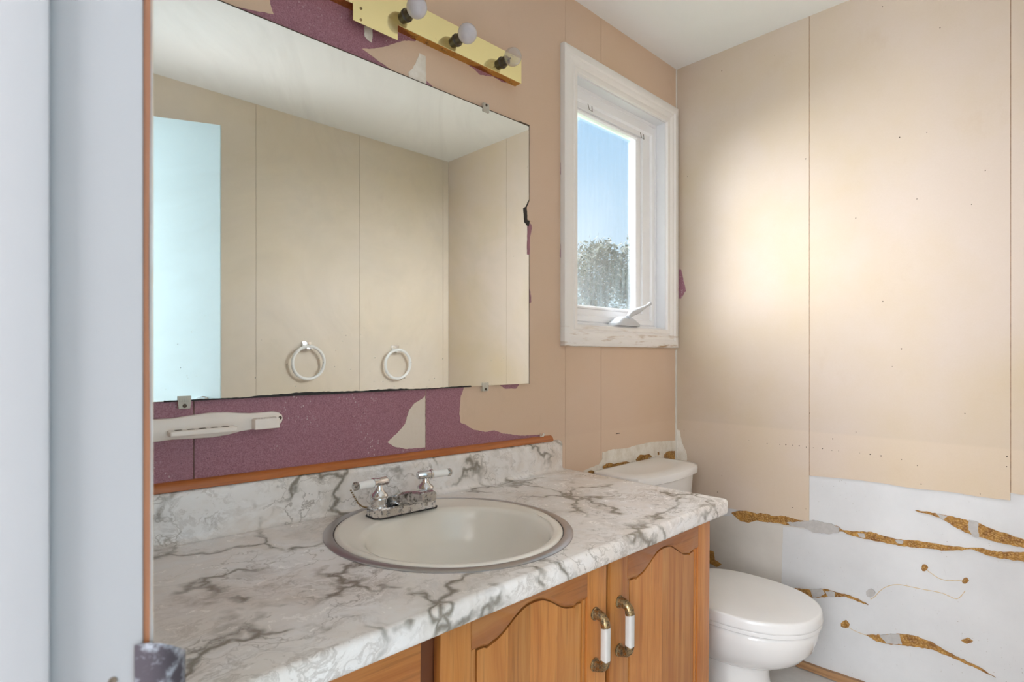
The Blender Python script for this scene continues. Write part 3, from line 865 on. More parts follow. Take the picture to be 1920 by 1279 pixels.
# baseboard at the foot of the right wall
bm = B()
loops = []
for i in range(41):
    y = -0.36 - (abs(YB) - 0.36) * i / 40
    h = 0.030 + random.uniform(-0.003, 0.003)
    loops.append([(XR - 0.012, y, 0.003), (XR - 0.012, y, h), (XR + 0.004, y, h), (XR + 0.004, y, 0.003)])
loft(bm, loops)
struct('baseboard_right', bm, 'raw_wood', 'bare brown wooden strip at the foot of the stripped wall', base=(XR, -0.5, 0), smooth=0)

# ------------------------------------------------------------------ window
win = thing('window_1', (1.88, 0.0, 1.224), 'white casement window with a crank handle in the beige wall', None, kind='structure')
OX0, OX1, OZ0, OZ1 = 1.493, 2.268, 1.224, 2.287
def ring_piece(name, outer, inner, prof, mat):
    """four mitred mouldings round a rectangle; prof: (fraction from inner to outer, y) points."""
    (ox0, ox1, oz0, oz1), (ix0, ix1, iz0, iz1) = outer, inner
    oc = [(ox0, oz0), (ox1, oz0), (ox1, oz1), (ox0, oz1)]
    ic = [(ix0, iz0), (ix1, iz0), (ix1, iz1), (ix0, iz1)]
    for k in range(4):
        bm = B()
        loops = []
        for c in (k, (k + 1) % 4):
            loops.append([(ic[c][0] + (oc[c][0] - ic[c][0]) * f, y, ic[c][1] + (oc[c][1] - ic[c][1]) * f) for f, y in prof])
        loft(bm, loops)
        finish(name, bm, mat, win, 30)
ring_piece('casing', (OX0, OX1, OZ0, OZ1), (WX0, WX1, WZ0, WZ1),
           [(0.0, 0.0), (0.0, -0.010), (0.04, -0.012), (0.20, -0.012), (0.24, -0.009), (0.30, -0.009), (0.38, -0.015), (0.46, -0.017), (0.55, -0.017),
            (0.62, -0.022), (0.90, -0.022), (0.98, -0.019), (1.0, -0.014), (1.0, 0.0)], 'casing_paint')
e = 0.006
ring_piece('window_lining', (WX0, WX1, WZ0, WZ1), (WX0 + e, WX1 - e, WZ0 + e, WZ1 - e),
           [(0, 0.0), (0, 0.042), (1, 0.042), (1, 0.0)], 'white_paint')
FX0, FX1, FZ0, FZ1 = 1.602, 2.145, 1.345, 2.150
ring_piece('window_frame', (WX0, WX1, WZ0, WZ1), (FX0, FX1, FZ0, FZ1),
           [(0.0, 0.112), (0.0, 0.050), (0.10, 0.042), (0.55, 0.042), (0.58, 0.046), (0.66, 0.046), (0.70, 0.042), (1, 0.042), (1, 0.112)], 'vinyl_white')
SX0, SX1, SZ_0, SZ_1 = 1.646, 2.054, 1.385, 2.116
ring_piece('sash', (FX0 - 0.004, FX1 + 0.004, FZ0 - 0.004, FZ1 + 0.004), (SX0, SX1, SZ_0, SZ_1),
           [(0.0, 0.087), (0.0, 0.064), (0.14, 0.058), (0.30, 0.058), (0.32, 0.062), (0.36, 0.062), (0.38, 0.052), (1, 0.052), (1, 0.087)], 'vinyl_white')
finish('glass_pane', box(B(), SX0 - 0.004, SX1 + 0.004, 0.080, 0.083, SZ_0 - 0.004, SZ_1 + 0.004), 'window_pane', win, 0)
# crank operator on the sill
bm = B()
cxk, zk = 1.893, 1.3085
loops = []
for (h, wx, wy) in ((0.0, 0.082, 0.032), (0.010, 0.080, 0.031), (0.020, 0.062, 0.027), (0.030, 0.046, 0.022), (0.036, 0.034, 0.016)):
    loops.append([(cxk + px, 0.010 + py, zk + h) for px, py in rrect(-wx, wx, -wy, wy, min(wx, wy) * 0.75, 4)])
loft(bm, loops)
finish('crank_base', bm, 'crank_white', win, 40)
bm = B()
path = [(1.888, -0.012, 1.343), (1.905, -0.014, 1.358), (1.950, -0.016, 1.372), (2.000, -0.017, 1.390), (2.030, -0.018, 1.402)]
tube(bm, path, [0.009, 0.0125, 0.0125, 0.0065, 0.0045], 10)
tube(bm, [(2.026, -0.018, 1.400), (2.036, -0.018, 1.406), (2.042, -0.018, 1.410)], [0.006, 0.0085, 0.005], 10)
finish('crank_handle', bm, 'crank_white', win)
for (x, z) in ((1.7095, 2.139), (2.066, 2.128)):
    bm = B()
    tube(bm, [(x - 0.012, 0.040, z + 0.012), (x - 0.008, 0.036, z - 0.010), (x + 0.010, 0.036, z - 0.012), (x + 0.013, 0.040, z + 0.010)], 0.0014, 6)
    finish('screen_clip', bm, 'filament', win)

# ================================================================== OUTSIDE
struct('ground', box(B(), -6, 34, 0.6, 30, -0.9, -0.8), 'ground_grass', 'grass outside the window', smooth=0)

struct('roof_eave', box(B(), -2.7, XR + 4.0, 0.12, 0.57, 2.53, 2.60), 'siding', 'boarded underside of the roof overhang outside the window', smooth=0)

def tree(name, x, y, h, spread, seed, label, n=11000):
    rng = random.Random(seed)
    t = thing(name, (x, y, -0.8), label, 'tree', 'trees outside the window')
    bm = B()
    tube(bm, [(x, y, -0.8), (x + 0.05, y, h * 0.2), (x - 0.04, y + 0.05, h * 0.5), (x, y, h * 0.8)], [0.17, 0.14, 0.10, 0.04], 10)
    finish('trunk', bm, 'bark', t)
    blobs = []
    for _ in range(34):
        a = rng.uniform(0, 2 * PI)
        zz = rng.uniform(0.06, 1.0)
        rr = spread * math.sqrt(max(0.02, 1 - ((zz - 0.42) / 0.62) ** 2)) * rng.uniform(0.2, 0.85)
        blobs.append((x + rr * math.cos(a), y + rr * math.sin(a), -0.3 + (h - 0.1) * zz, spread * rng.uniform(0.26, 0.44)))
    for (bx, by, bz, br) in blobs[:9]:
        bm = B()
        tube(bm, [(x, y, max(0.2, bz - 0.9)), ((x + bx) / 2, (y + by) / 2, bz - 0.3), (bx, by, bz)], [0.05, 0.035, 0.012], 6)
        finish('branch', bm, 'bark', t)
    vs, fs = [], []
    for _ in range(n):
        bx, by, bz, br = rng.choice(blobs)
        d = Vector((rng.gauss(0, 1), rng.gauss(0, 1), rng.gauss(0, 1))).normalized() * br * rng.uniform(0.45, 1.08) ** 0.7
        c = Vector((bx, by, bz)) + d
        u = Vector((rng.gauss(0, 1), rng.gauss(0, 1), rng.gauss(0, 1))).normalized()
        v = u.orthogonal().normalized()
        L, W = rng.uniform(0.05, 0.10), rng.uniform(0.022, 0.042)
        k = len(vs)
        nn = u.cross(v) * 0.010
        vs += [c - u * L - BASE[t.name], c + v * W + nn - BASE[t.name], c + u * L - BASE[t.name], c - v * W + nn - BASE[t.name]]
        fs.append((k, k + 1, k + 2, k + 3))
    me = bpy.data.meshes.new('foliage')
    me.from_pydata([tuple(p) for p in vs], [], fs)
    me.materials.append(MAT['leaf'])
    o = bpy.data.objects.new('foliage', me)
    C.objects.link(o)
    o.parent = t
    o['kind'] = 'stuff'
tree('leafy_tree', 11.6, 7.85, 4.15, 1.5, 3, 'hazy green tree filling the left of the window view')
tree('leafy_tree', 14.6, 8.2, 4.95, 1.35, 8, 'taller green tree at the right edge of the window view')
tree('leafy_tree', 10.2, 11.2, 4.5, 1.6, 5, 'green tree behind the others, seen low through the pane')

# ================================================================== MIRROR
MX0, MX1, MZ0, MZ1 = 0.11, 1.3265, 1.0975, 1.9455
mir = thing('wall_mirror', (0.72, 0, MZ0), 'large frameless spotted mirror on the wall above the basin', 'mirror')
finish('mirror_glass', box(B(), MX0, MX1, -0.0078, -0.0025, MZ0, MZ1, 0.0008, 1), 'mirror_glass', mir, 30)
bm = B()
edge = []
x = 0.28
while x < 1.08:
    wv = 0.5 + 0.5 * math.sin(x * 19) * math.sin(x * 7 + 1)
    edge.append((x, MZ0 + 0.0006 + (0.0050 * wv + random.uniform(0, 0.0018)) * (1 if 0.44 < x < 0.86 else 0.45)))
    x += 0.006
prism(bm, [(a, -0.0079, b) for a, b in edge] + [(1.08, -0.0079, MZ0 - 0.0012), (0.28, -0.0079, MZ0 - 0.0012)], (0, -0.0007, 0))
tag(finish('blackened_edge', bm, 'black_flake', mir, 0), 'black flaking lower edge')
bm = B()
box(bm, MX0, MX1, -0.0082, -0.0024, MZ1 + 0.0002, MZ1 + 0.0016)
box(bm, MX1 + 0.0002, MX1 + 0.0016, -0.0082, -0.0024, MZ0, MZ1)
box(bm, 1.285, MX1 + 0.0016, -0.0086, -0.0024, MZ1 + 0.0006, MZ1 + 0.0046)
finish('dark_rim', bm, 'nail_dark', mir, 0)
for (x, z, s) in ((0.3164, MZ0, -1), (1.1345, MZ0, -1), (0.2395, MZ1, 1), (1.137, MZ1, 1)):
    bm = B()
    loops = []
    for k in range(7):
        a = k / 6
        wdt = 0.012 * (1.0 - 0.35 * max(0, a - 0.55))
        zz = z - s * 0.010 + s * 0.026 * a
        loops.append([(x - wdt, -0.0080, zz), (x - wdt, -0.0110, zz), (x + wdt, -0.0110, zz), (x + wdt, -0.0080, zz)])
    loft(bm, loops)
    box(bm, x - 0.010, x + 0.010, -0.0080, -0.0010, min(z + s * 0.003, z + s * 0.016), max(z + s * 0.003, z + s * 0.016))
    for k in range(-2, 3):
        box(bm, x + k * 0.0042 - 0.0008, x + k * 0.0042 + 0.0008, -0.0118, -0.0110, min(z - s * 0.008, z + s * 0.002), max(z - s * 0.008, z + s * 0.002))
    c = finish('mirror_clip', bm, 'clear_plastic', mir, 30)
    bm = B()
    lathe(bm, [(0.004, 0), (0.004, 0.001), (0.0015, 0.002)], (x, -0.0110, z + s * 0.010), (0, -1, 0), 12)
    finish('screw', bm, 'nail_dark', c)

# ================================================================== LIGHT BAR
lb = thing('vanity_light_bar', (0.87, 0, 2.06), 'polished brass light bar with globe bulbs above the mirror', 'light fixture')
BX0, BX1, BZ0, BZ1, BY = 0.47, 1.2705, 2.0600, 2.1385, -0.0290
finish('brass_face', box(B(), BX0, BX1, BY, BY + 0.002, BZ0, BZ1, 0.0006, 1), 'brass_plate', lb, 30)
finish('brass_housing', box(B(), BX0 + 0.001, BX1 - 0.001, BY + 0.002, -0.0002, BZ0 + 0.0006, BZ1 - 0.0006), 'brass_edge', lb, 30)
cp = finish('canopy_plate', box(B(), 0.681, 0.810, BY - 0.0014, BY - 0.0001, 2.0185, BZ0 + 0.006, 0.0005, 1), 'brass_plate', lb, 30)
for z in (2.0565, 2.028):
    bm = B()
    lathe(bm, [(0.0032, 0), (0.0032, 0.0012), (0.001, 0.002)], (0.703, BY - 0.0014, z), (0, -1, 0), 12)
    finish('screw', bm, 'antique_brass', cp)
for i, x in enumerate((0.667, 0.838, 1.008, 1.186)):
    bm = B()
    zc = 2.0965
    lathe(bm, [(0.0175, 0), (0.0175, 0.003), (0.0145, 0.005), (0.0145, 0.020), (0.0128, 0.022)], (x, BY, zc), (0, -1, 0), 20)
    so = finish('bulb_socket', bm, 'dark_socket', lb)
    bm = B()
    cy = 0.020 + 0.026
    prof = [(0.0105, 0.016), (0.0105, 0.021)]
    rb = 0.0268
    for k in range(3, 17):
        a = PI * k / 16
        prof.append((rb * math.sin(a), cy - rb * math.cos(a) + 0.001))
    lathe(bm, prof, (x, BY, zc), (0, -1, 0), 28)
    bu = finish('globe_bulb', bm, 'bulb_clear' if i == 3 else 'bulb_frosted', so, 60)
    if i == 3:
        bu['label'] = 'clear glass globe bulb'
        bm = B()
        tube(bm, [(x, BY - 0.018, zc), (x, BY - 0.038, zc)], [0.005, 0.002], 8)
        tube(bm, [(x - 0.008, BY - 0.044, zc + 0.004), (x, BY - 0.050, zc), (x + 0.008, BY - 0.044, zc + 0.004)], 0.0006, 5)
        finish('filament', bm, 'filament', so)

# ================================================================== TOOTHBRUSH HOLDER
th = thing('toothbrush_holder', (0.37, 0, 1.02), 'cream wavy ceramic toothbrush holder fixed to the maroon wallpaper', 'toothbrush holder')
up = [(0.165, 1.058), (0.20, 1.066), (0.235, 1.0655), (0.265, 1.0635), (0.295, 1.0632), (0.330, 1.0668), (0.365, 1.0700), (0.395, 1.0692), (0.425, 1.0650), (0.447, 1.0630),
      (0.470, 1.0630), (0.495, 1.0635), (0.508, 1.0610), (0.516, 1.0540), (0.518, 1.0460)]
lo = [(0.515, 1.0370), (0.505, 1.0300), (0.480, 1.0270), (0.450, 1.0265), (0.425, 1.0245), (0.400, 1.0195), (0.370, 1.0170), (0.330, 1.0180), (0.295, 1.0200),
      (0.262, 1.0180), (0.235, 1.0150), (0.20, 1.0150), (0.165, 1.022), (0.158, 1.040)]
out = up + lo
cxm, czm = 0.345, 1.042
bm = B()
loops = []
for (y, k) in ((-0.0010, 1.0), (-0.0060, 1.0), (-0.0085, 0.985), (-0.0100, 0.955)):
    loops.append([(cxm + (a - cxm) * (1 - (1 - k) * 0.25), y, czm + (b - czm) * (1 - (1 - k) * 2.2)) for a, b in out])
loft(bm, loops)
finish('back_plate', bm, 'ceramic_cream', th, 50)
finish('brush_rail', box(B(), 0.285, 0.412, -0.034, -0.009, 1.0280, 1.0395, 0.0035, 3), 'ceramic_cream', th, 50)
bm = B()
for k in range(5):
    box(bm, 0.297 + k * 0.022, 0.309 + k * 0.022, -0.026, -0.014, 1.0392, 1.0399)
finish('brush_slot', bm, 'nail_dark', th, 0)
blk = finish('cup_ledge', box(B(), 0.448, 0.503, -0.030, -0.008, 1.0275, 1.0510, 0.003, 3), 'ceramic_cream', th, 50)
bm = B()
for k in range(8):
    box(bm, 0.452 + k * 0.006, 0.455 + k * 0.006, -0.029, -0.010, 1.0505, 1.0522, 0.0006, 1)
finish('ledge_ridge', bm, 'ceramic_cream', blk, 0)
bm = B()
lathe(bm, [(0.0042, 0), (0.0040, 0.0012), (0.001, 0.0016)], (0.5105, -0.0090, 1.0480), (0, -1, 0), 12)
finish('screw', bm, 'nail_dark', th)

# ================================================================== TOWEL RINGS
def towel_ring(x, z, label):
    t = thing('towel_ring', (x, YB, z - 0.1), label, 'towel ring', 'towel rings on the wall facing the mirror')
    finish('bracket', box(B(), x - 0.026, x + 0.026, YB, YB + 0.014, z + 0.078, z + 0.114, 0.004, 2), 'chrome', t)
    bm = B()
    box(bm, x - 0.009, x + 0.009, YB + 0.012, YB + 0.042, z + 0.076, z + 0.094, 0.003, 2)
    box(bm, x - 0.016, x + 0.016, YB + 0.024, YB + 0.052, z + 0.068, z + 0.080, 0.003, 2)
    finish('ring_hook', bm, 'chrome', t)
    bm = B()
    n, rr, tr = 48, 0.0875, 0.0085
    loops = []
    for k in range(n):
        a = 2 * PI * k / n
        c = Vector((x + rr * math.sin(a), YB + 0.034 + 0.010 * (1 + math.cos(a)) * 0.5, z + rr * math.cos(a)))
        rad = Vector((math.sin(a), 0, math.cos(a)))
        loops.append([c + rad * tr * math.cos(2 * PI * j / 12) + Vector((0, 1, 0)) * tr * math.sin(2 * PI * j / 12) for j in range(12)])
    loops.append(loops[0])
    loft(bm, loops, (False, False))
    finish('ring', bm, 'white_plastic', t)
towel_ring(1.3110, 1.152, 'white plastic towel ring reflected nearer the pale blue door')
towel_ring(1.8690, 1.138, 'white plastic towel ring reflected nearer the right end of the mirror')

# ================================================================== VANITY
ZT, TH_ = 0.793, 0.040
CX0, CX1 = 0.078, 1.515
def yf(x):                                   # the front runs slightly out of square
    return -0.600 - 0.0195 * (1.515 - x)
SCX, SCY, SA, SB = 0.7750, -0.2985, 0.2694, 0.2780

ct = thing('countertop', (0.80, -0.30, ZT - TH_), 'marble patterned laminate countertop around the oval basin', 'countertop', tilt=True)
# flat top with the basin cut-out
bm = B()
IN = 0.014
def hit(a):
    dx, dy = math.cos(a), math.sin(a)
    best = 1e9
    for (tx) in ((CX1 - IN - SCX) / dx if dx > 1e-9 else 1e9, (CX0 - SCX) / dx if dx < -1e-9 else 1e9):
        if tx > 0:
            best = min(best, tx)
    if dy > 1e-9:
        best = min(best, (-0.001 - SCY) / dy)
    if dy < -1e-9:
        # front line y = -0.600 + IN - 0.0195*(1.515-x)
        k = 0.0195
        best = min(best, (-0.600 + IN - k * (1.515 - SCX) - SCY) / (dy - k * dx))
    return (SCX + dx * best, SCY + dy * best)
corn = [(CX1 - IN, -0.001), (CX0, -0.001), (CX0, yf(CX0) + IN), (CX1 - IN, yf(CX1 - IN) + IN)]
angs = sorted([2 * PI * k / 96 - PI for k in range(96)] + [math.atan2(c[1] - SCY, c[0] - SCX) for c in corn])
l1 = [(SCX + (SA - 0.008) * math.cos(a), SCY + (SB - 0.008) * math.sin(a), ZT - 0.02) for a in angs]
l2 = [(SCX + (SA - 0.008) * math.cos(a), SCY + (SB - 0.008) * math.sin(a), ZT) for a in angs]
l3 = [hit(a) + (ZT,) for a in angs]
loft(bm, [l1, l2, l3], (False, False))
# rolled front edge with rounded underside
nose = [(IN, 0.0), (0.010, 0.0004), (0.0062, -0.0002), (0.0030, -0.0020), (0.0008, -0.0052), (0.0, -0.0100), (0.0, -0.030), (0.0010, -0.0365), (0.0040, -TH_), (0.030, -TH_)]
xs = [CX0, 0.4, 0.8, 1.2, CX1 - IN, CX1 - 0.009, CX1 - 0.004, CX1 - 0.001, CX1]
loops = []
for x in xs:
    rr = 0 if x <= CX1 - IN else IN - math.sqrt(max(0, IN ** 2 - (x - (CX1 - IN)) ** 2))
    loops.append([(x, yf(x) + d + rr * 0.9, ZT + z - (rr * 0.18 if z > -0.01 else 0)) for d, z in nose])
loft(bm, loops, (False, True), closed=False) if False else None
vs = [[bm.verts.new(p) for p in l] for l in loops]
for a, b in zip(vs, vs[1:]):
    for i in range(len(nose) - 1):
        bm.faces.new((a[i], a[i + 1], b[i + 1], b[i]))
# right end: rounded top arris and face
endp = [(CX1 - IN, 0.0), (CX1 - 0.006, -0.0004), (CX1 - 0.002, -0.0016), (CX1, -0.005), (CX1, -TH_), (CX1 - 0.03, -TH_)]
ya, yb = yf(CX1) + IN, -0.001
e1 = [bm.verts.new((x, ya, ZT + z)) for x, z in endp]
e2 = [bm.verts.new((x, yb, ZT + z)) for x, z in endp]
for i in range(len(endp) - 1):
    bm.faces.new((e1[i], e1[i + 1], e2[i + 1], e2[i]))
box(bm, CX0, CX1 - 0.002, yf(CX1) + 0.032, yf(CX1) + 0.042, ZT - TH_, ZT - 0.004)
box(bm, CX1 - 0.012, CX1 - 0.0006, yf(CX1) + 0.008, -0.002, ZT - TH_ + 0.0005, ZT - 0.006)
finish('counter_slab', bm, 'marble_laminate', ct, 40)
# coved backsplash
bm = B()
sp_ = [(-0.0005, ZT), (-0.036, ZT + 0.0004), (-0.029, ZT + 0.0022), (-0.0235, ZT + 0.0070), (-0.0212, ZT + 0.0140), (-0.0205, ZT + 0.070),
       (-0.0200, ZT + 0.0900), (-0.0180, ZT + 0.0975), (-0.0140, ZT + 0.1015), (-0.0090, ZT + 0.1030), (-0.0005, ZT + 0.1030)]
loops = []
for x in (CX0, 0.4, 0.8, 1.2, 1.474, 1.479, 1.482):
    r_ = 0.006 if x == 1.482 else (0.0018 if x == 1.479 else 0)
    loops.append([(x, y + (r_ * 0.5 if y < -0.01 else 0), z - (r_ if z > ZT + 0.09 else 0)) for y, z in sp_])
loft(bm, loops)
finish('backsplash', bm, 'marble_laminate', ct, 40)

# wooden quarter-round on the backsplash
st = thing('moulding_strip', (0.76, 0, ZT + 0.103), 'orange stained wooden moulding strip along the top of the backsplash', 'moulding', tilt=True)
bm = B()
q = [(-0.0005, ZT + 0.1035), (-0.0165, ZT + 0.1035)] + [(-0.0005 - 0.016 * math.cos(R(a)), ZT + 0.1055 + 0.0165 * math.sin(R(a))) for a in (5, 20, 40, 60, 78, 90)]
loft(bm, [[(x, y, z) for y, z in q] for x in (CX0, 0.5, 1.0, 1.436)])
finish('quarter_round', bm, 'moulding_wood', st, 40)
bm = B()
for k in range(7):
    a = random.uniform(-1, 1)
    tube(bm, [(1.384 + a * 0.006, -0.010, ZT + 0.122), (1.386 + a * 0.012, -0.013, ZT + 0.128 + random.uniform(0, 0.006))], [0.003, 0.0012], 6)
finish('torn_tuft', bm, 'torn_plaster', st, 0)

# ---- cabinet
cab = thing('vanity_cabinet', (0.78, -0.28, 0), 'orange pine vanity cabinet with arched panel doors', 'cabinet', tilt=True)
KX0, KX1, KF = 0.082, 1.478, -0.540
bm = B()
box(bm, KX0, KX0 + 0.016, KF, -0.01, 0.03, ZT - TH_ - 0.001)
box(bm, KX0 + 0.016, KX1 - 0.016, KF + 0.02, -0.01, 0.10, 0.116)
box(bm, KX0 + 0.016, KX1 - 0.016, -0.024, -0.01, 0.10, ZT - TH_ - 0.001)
box(bm, KX0 + 0.016, KX1 - 0.016, KF + 0.06, KF + 0.075, 0.03, 0.10)
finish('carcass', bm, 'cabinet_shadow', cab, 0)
finish('side_panel', box(B(), KX1 - 0.016, KX1, KF, -0.01, 0.03, ZT - TH_ - 0.001, 0.001, 1), 'pine_upright', cab)
ZD1, ZD0 = 0.747, 0.115
for a, b in ((KX0, 0.115), (0.500, 0.560), (0.988, 1.032), (1.452, KX1)):
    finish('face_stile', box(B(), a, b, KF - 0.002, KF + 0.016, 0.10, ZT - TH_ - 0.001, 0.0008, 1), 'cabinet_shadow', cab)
for a, b in ((0.10, 0.135), (0.715, ZT - TH_ - 0.001)):
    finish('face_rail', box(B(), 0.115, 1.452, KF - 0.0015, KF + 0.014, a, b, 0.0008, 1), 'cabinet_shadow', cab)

DF = -0.563                                   # face of the doors
def arch(s):
    """drop of the top rail's lower edge across the opening, 0..1 -> metres below the rail's top"""
    d = abs(s - 0.5) * 2
    if d > 0.80:
        return 0.078
    if d > 0.70:
        return 0.078 + 0.004 * math.sin((0.80 - d) / 0.10 * PI)
    t = d / 0.70
    return 0.036 + 0.042 * (0.5 - 0.5 * math.cos(PI * t)) ** 1.25

def cabinet_door(x0, x1, hinge_right, label):
    d = finish('door', box(B(), x0 + 0.02, x1 - 0.02, DF + 0.012, DF + 0.017, ZD0 + 0.02, ZD1 - 0.02), 'pine_upright', cab, 0)
    d['label'] = label
    sw = 0.066
    for a, b in ((x0, x0 + sw), (x1 - sw, x1)):
        finish('stile', box(B(), a, b, DF, DF + 0.018, ZD0, ZD1, 0.002, 2), 'pine_upright', d)
    a, b = x0 + sw + 0.0004, x1 - sw - 0.0004
    N = 44
    prof = [(a + (b - a) * i / N, ZD1 - 0.001 - arch(i / N)) for i in range(N + 1)]
    bm = B()
    loops = []
    for (y, off) in ((DF + 0.017, 0.0), (DF + 0.006, 0.0), (DF + 0.0035, 0.003), (DF + 0.001, 0.0065), (DF, 0.0085)):
        loops.append([(x, y, z + off) for x, z in prof] + [(b, y, ZD1), (a, y, ZD1)])
    loft(bm, loops)
    finish('rail', bm, 'pine_level', d, 30)
    finish('rail', box(B(), a, b, DF, DF + 0.018, ZD0, ZD0 + sw, 0.002, 2), 'pine_level', d)
    # raised panel of glued boards
    nb = 4
    ws = [0.0, 0.26, 0.47, 0.74, 1.0]
    pa, pb = a + 0.016, b - 0.016
    for k in range(nb):
        xa, xb = pa + (pb - pa) * ws[k], pa + (pb - pa) * ws[k + 1]
        bm = B()
        M = 10
        top = []
        for i in range(M + 1):
            x = xa + (xb - xa) * i / M
            top.append((x, ZD1 - arch((x - a) / (b - a)) - 0.004))
        loop = top + [(xb, ZD0 + sw + 0.012), (xa, ZD0 + sw + 0.012)]
        prism(bm, [(x, DF + 0.0125, z) for x, z in loop], (0, -0.0085, 0))
        finish('panel_board', bm, 'pine_upright', d, 0)
    for xx in (a, b - 0.0125):
        bm = B()
        box(bm, xx + 0.0005, xx + 0.0060, DF + 0.002, DF + 0.012, ZD0 + sw, ZD1 - 0.076, 0.0015, 2)
        box(bm, xx + 0.0070, xx + 0.0120, DF + 0.004, DF + 0.012, ZD0 + sw, ZD1 - 0.076, 0.0015, 2)
        finish('bead', bm, 'pine_upright', d)
    # pull: two antique brass elbows and a white ceramic grip
    hx_ = x0 + 0.034 if hinge_right else x1 - 0.040
    zt, zb = 0.6320, 0.5250
    for (z, s) in ((zt, -1), (zb, 1)):
        bm = B()
        path = [(hx_, DF, z), (hx_, DF - 0.010, z - s * 0.001), (hx_, DF - 0.020, z + s * 0.002), (hx_, DF - 0.0265, z + s * 0.009), (hx_, DF - 0.0285, z + s * 0.020)]
        rr = [0.0125, 0.0108, 0.0102, 0.0102, 0.0104]
        tube(bm, path, rr, 12)
        lathe(bm, [(0.0140, 0), (0.0140, 0.002), (0.0115, 0.004)], (hx_, DF, z), (0, -1, 0), 16)
        finish('handle_end', bm, 'antique_brass', d)
    bm = B()
    g = [(hx_ + px, DF - 0.0285 + py) for px, py in rrect(-0.0092, 0.0092, -0.0085, 0.0085, 0.005, 3)]
    loft(bm, [[(x, y, z) for x, y in g] for z in (zb + 0.0185, zt - 0.0185)])
    gr = finish('handle_grip', bm, 'handle_ceramic', d)
    gr['label'] = 'white ceramic grip of the door pull'
cabinet_door(0.552, 1.000, False, 'left arched pine door')
cabinet_door(1.0145, 1.4755, True, 'right arched pine door')
zz = ZD1
for k, h in enumerate((0.150, 0.150, 0.160, 0.160)):
    dr = finish('drawer_front', box(B(), 0.090, 0.5145, DF, DF + 0.018, zz - h + 0.004, zz, 0.003, 2), 'pine_level', cab)
    bm = B()
    box(bm, 0.105, 0.500, DF + 0.018, -0.10, zz - h + 0.012, zz - 0.02)
    finish('drawer_box', bm, 'cabinet_shadow', dr, 0)
    zz -= h

# ================================================================== BASIN
sk = thing('oval_basin', (SCX, SCY, ZT - 0.15), 'cream enamel basin with a flat steel rim set in the countertop', 'sink', tilt=True)
def ell(a, b, z, cx=SCX, cy=SCY, n=96):
    return [(cx + a * math.cos(2 * PI * k / n), cy + b * math.sin(2 * PI * k / n), z) for k in range(n)]
bm = B()
loft(bm, [ell(SA, SB, ZT + 0.0003), ell(SA, SB, ZT + 0.0016), ell(SA - 0.002, SB - 0.002, ZT + 0.0024), ell(SA - 0.0185, SB - 0.0185, ZT + 0.0034), ell(SA - 0.0205, SB - 0.0205, ZT + 0.0026),
          ell(SA - 0.0205, SB - 0.0205, ZT - 0.004)], (False, False))
tag(finish('steel_rim', bm, 'steel_ring', sk, 30), 'flat brushed steel ring')
bm = B()
loft(bm, [ell(SA - 0.0206, SB - 0.0206, ZT + 0.0014), ell(SA - 0.0226, SB - 0.0226, ZT + 0.0014), ell(SA - 0.0226, SB - 0.0226, ZT - 0.006)], (False, False))
finish('rim_gap', bm, 'black_flake', sk, 30)
A0, B0 = SA - 0.0224, SB - 0.0224
BCY = SCY - 0.036
bw, bh = 0.212, 0.198
bm = B()
loft(bm, [ell(A0, B0, ZT - 0.006), ell(A0, B0, ZT + 0.0020), ell(A0 - 0.003, B0 - 0.003, ZT + 0.0048), ell(A0 - 0.012, B0 - 0.012, ZT + 0.0050), ell(A0 - 0.020, B0 - 0.020, ZT + 0.0020),
          ell(bw + 0.008, bh + 0.008, ZT + 0.0006, SCX, BCY), ell(bw, bh, ZT - 0.0020, SCX, BCY), ell(bw - 0.008, bh - 0.008, ZT - 0.0100, SCX, BCY), ell(bw - 0.014, bh - 0.014, ZT - 0.030, SCX, BCY),
          ell(bw - 0.026, bh - 0.026, ZT - 0.065, SCX, BCY), ell(bw - 0.050, bh - 0.050, ZT - 0.100, SCX, BCY), ell(bw - 0.095, bh - 0.09, ZT - 0.128, SCX, BCY),
          ell(0.06, 0.055, ZT - 0.142, SCX, BCY), ell(0.024, 0.024, ZT - 0.146, SCX, BCY)], (False, True))
finish('bowl', bm, 'enamel_cream', sk, 60)
bm = B()
lathe(bm, [(0.023, -0.003), (0.023, 0.002), (0.016, 0.003), (0.014, -0.002)], (SCX, BCY, ZT - 0.146), (0, 0, 1), 24)
finish('drain', bm, 'chrome_grimy', sk)

# ================================================================== FAUCET
FX, FY, FZ = 0.768, -0.118, ZT + 0.0030
fa = thing('faucet', (FX, FY, FZ), 'corroded chrome faucet with white lever handles on the basin', 'faucet', tilt=True)
bm = B()
def oct_(hx_, hy_, c):
    return [(hx_, -hy_ + c), (hx_, hy_ - c), (hx_ - c, hy_), (-hx_ + c, hy_), (-hx_, hy_ - c), (-hx_, -hy_ + c), (-hx_ + c, -hy_), (hx_ - c, -hy_)]
loft(bm, [[(FX + a, FY + b, FZ + z) for a, b in oct_(0.089 - i, 0.029 - i, 0.012)] for z, i in ((0, 0), (0.019, 0), (0.0225, 0.003))])
finish('base', bm, 'chrome_pitted', fa, 25)
bm = B()
loft(bm, [[(FX + a, FY + b, FZ + z) for a, b in oct_(0.0912, 0.0312, 0.012)] for z in (-0.0010, 0.0012)])
finish('gasket', bm, 'black_flake', fa, 25)
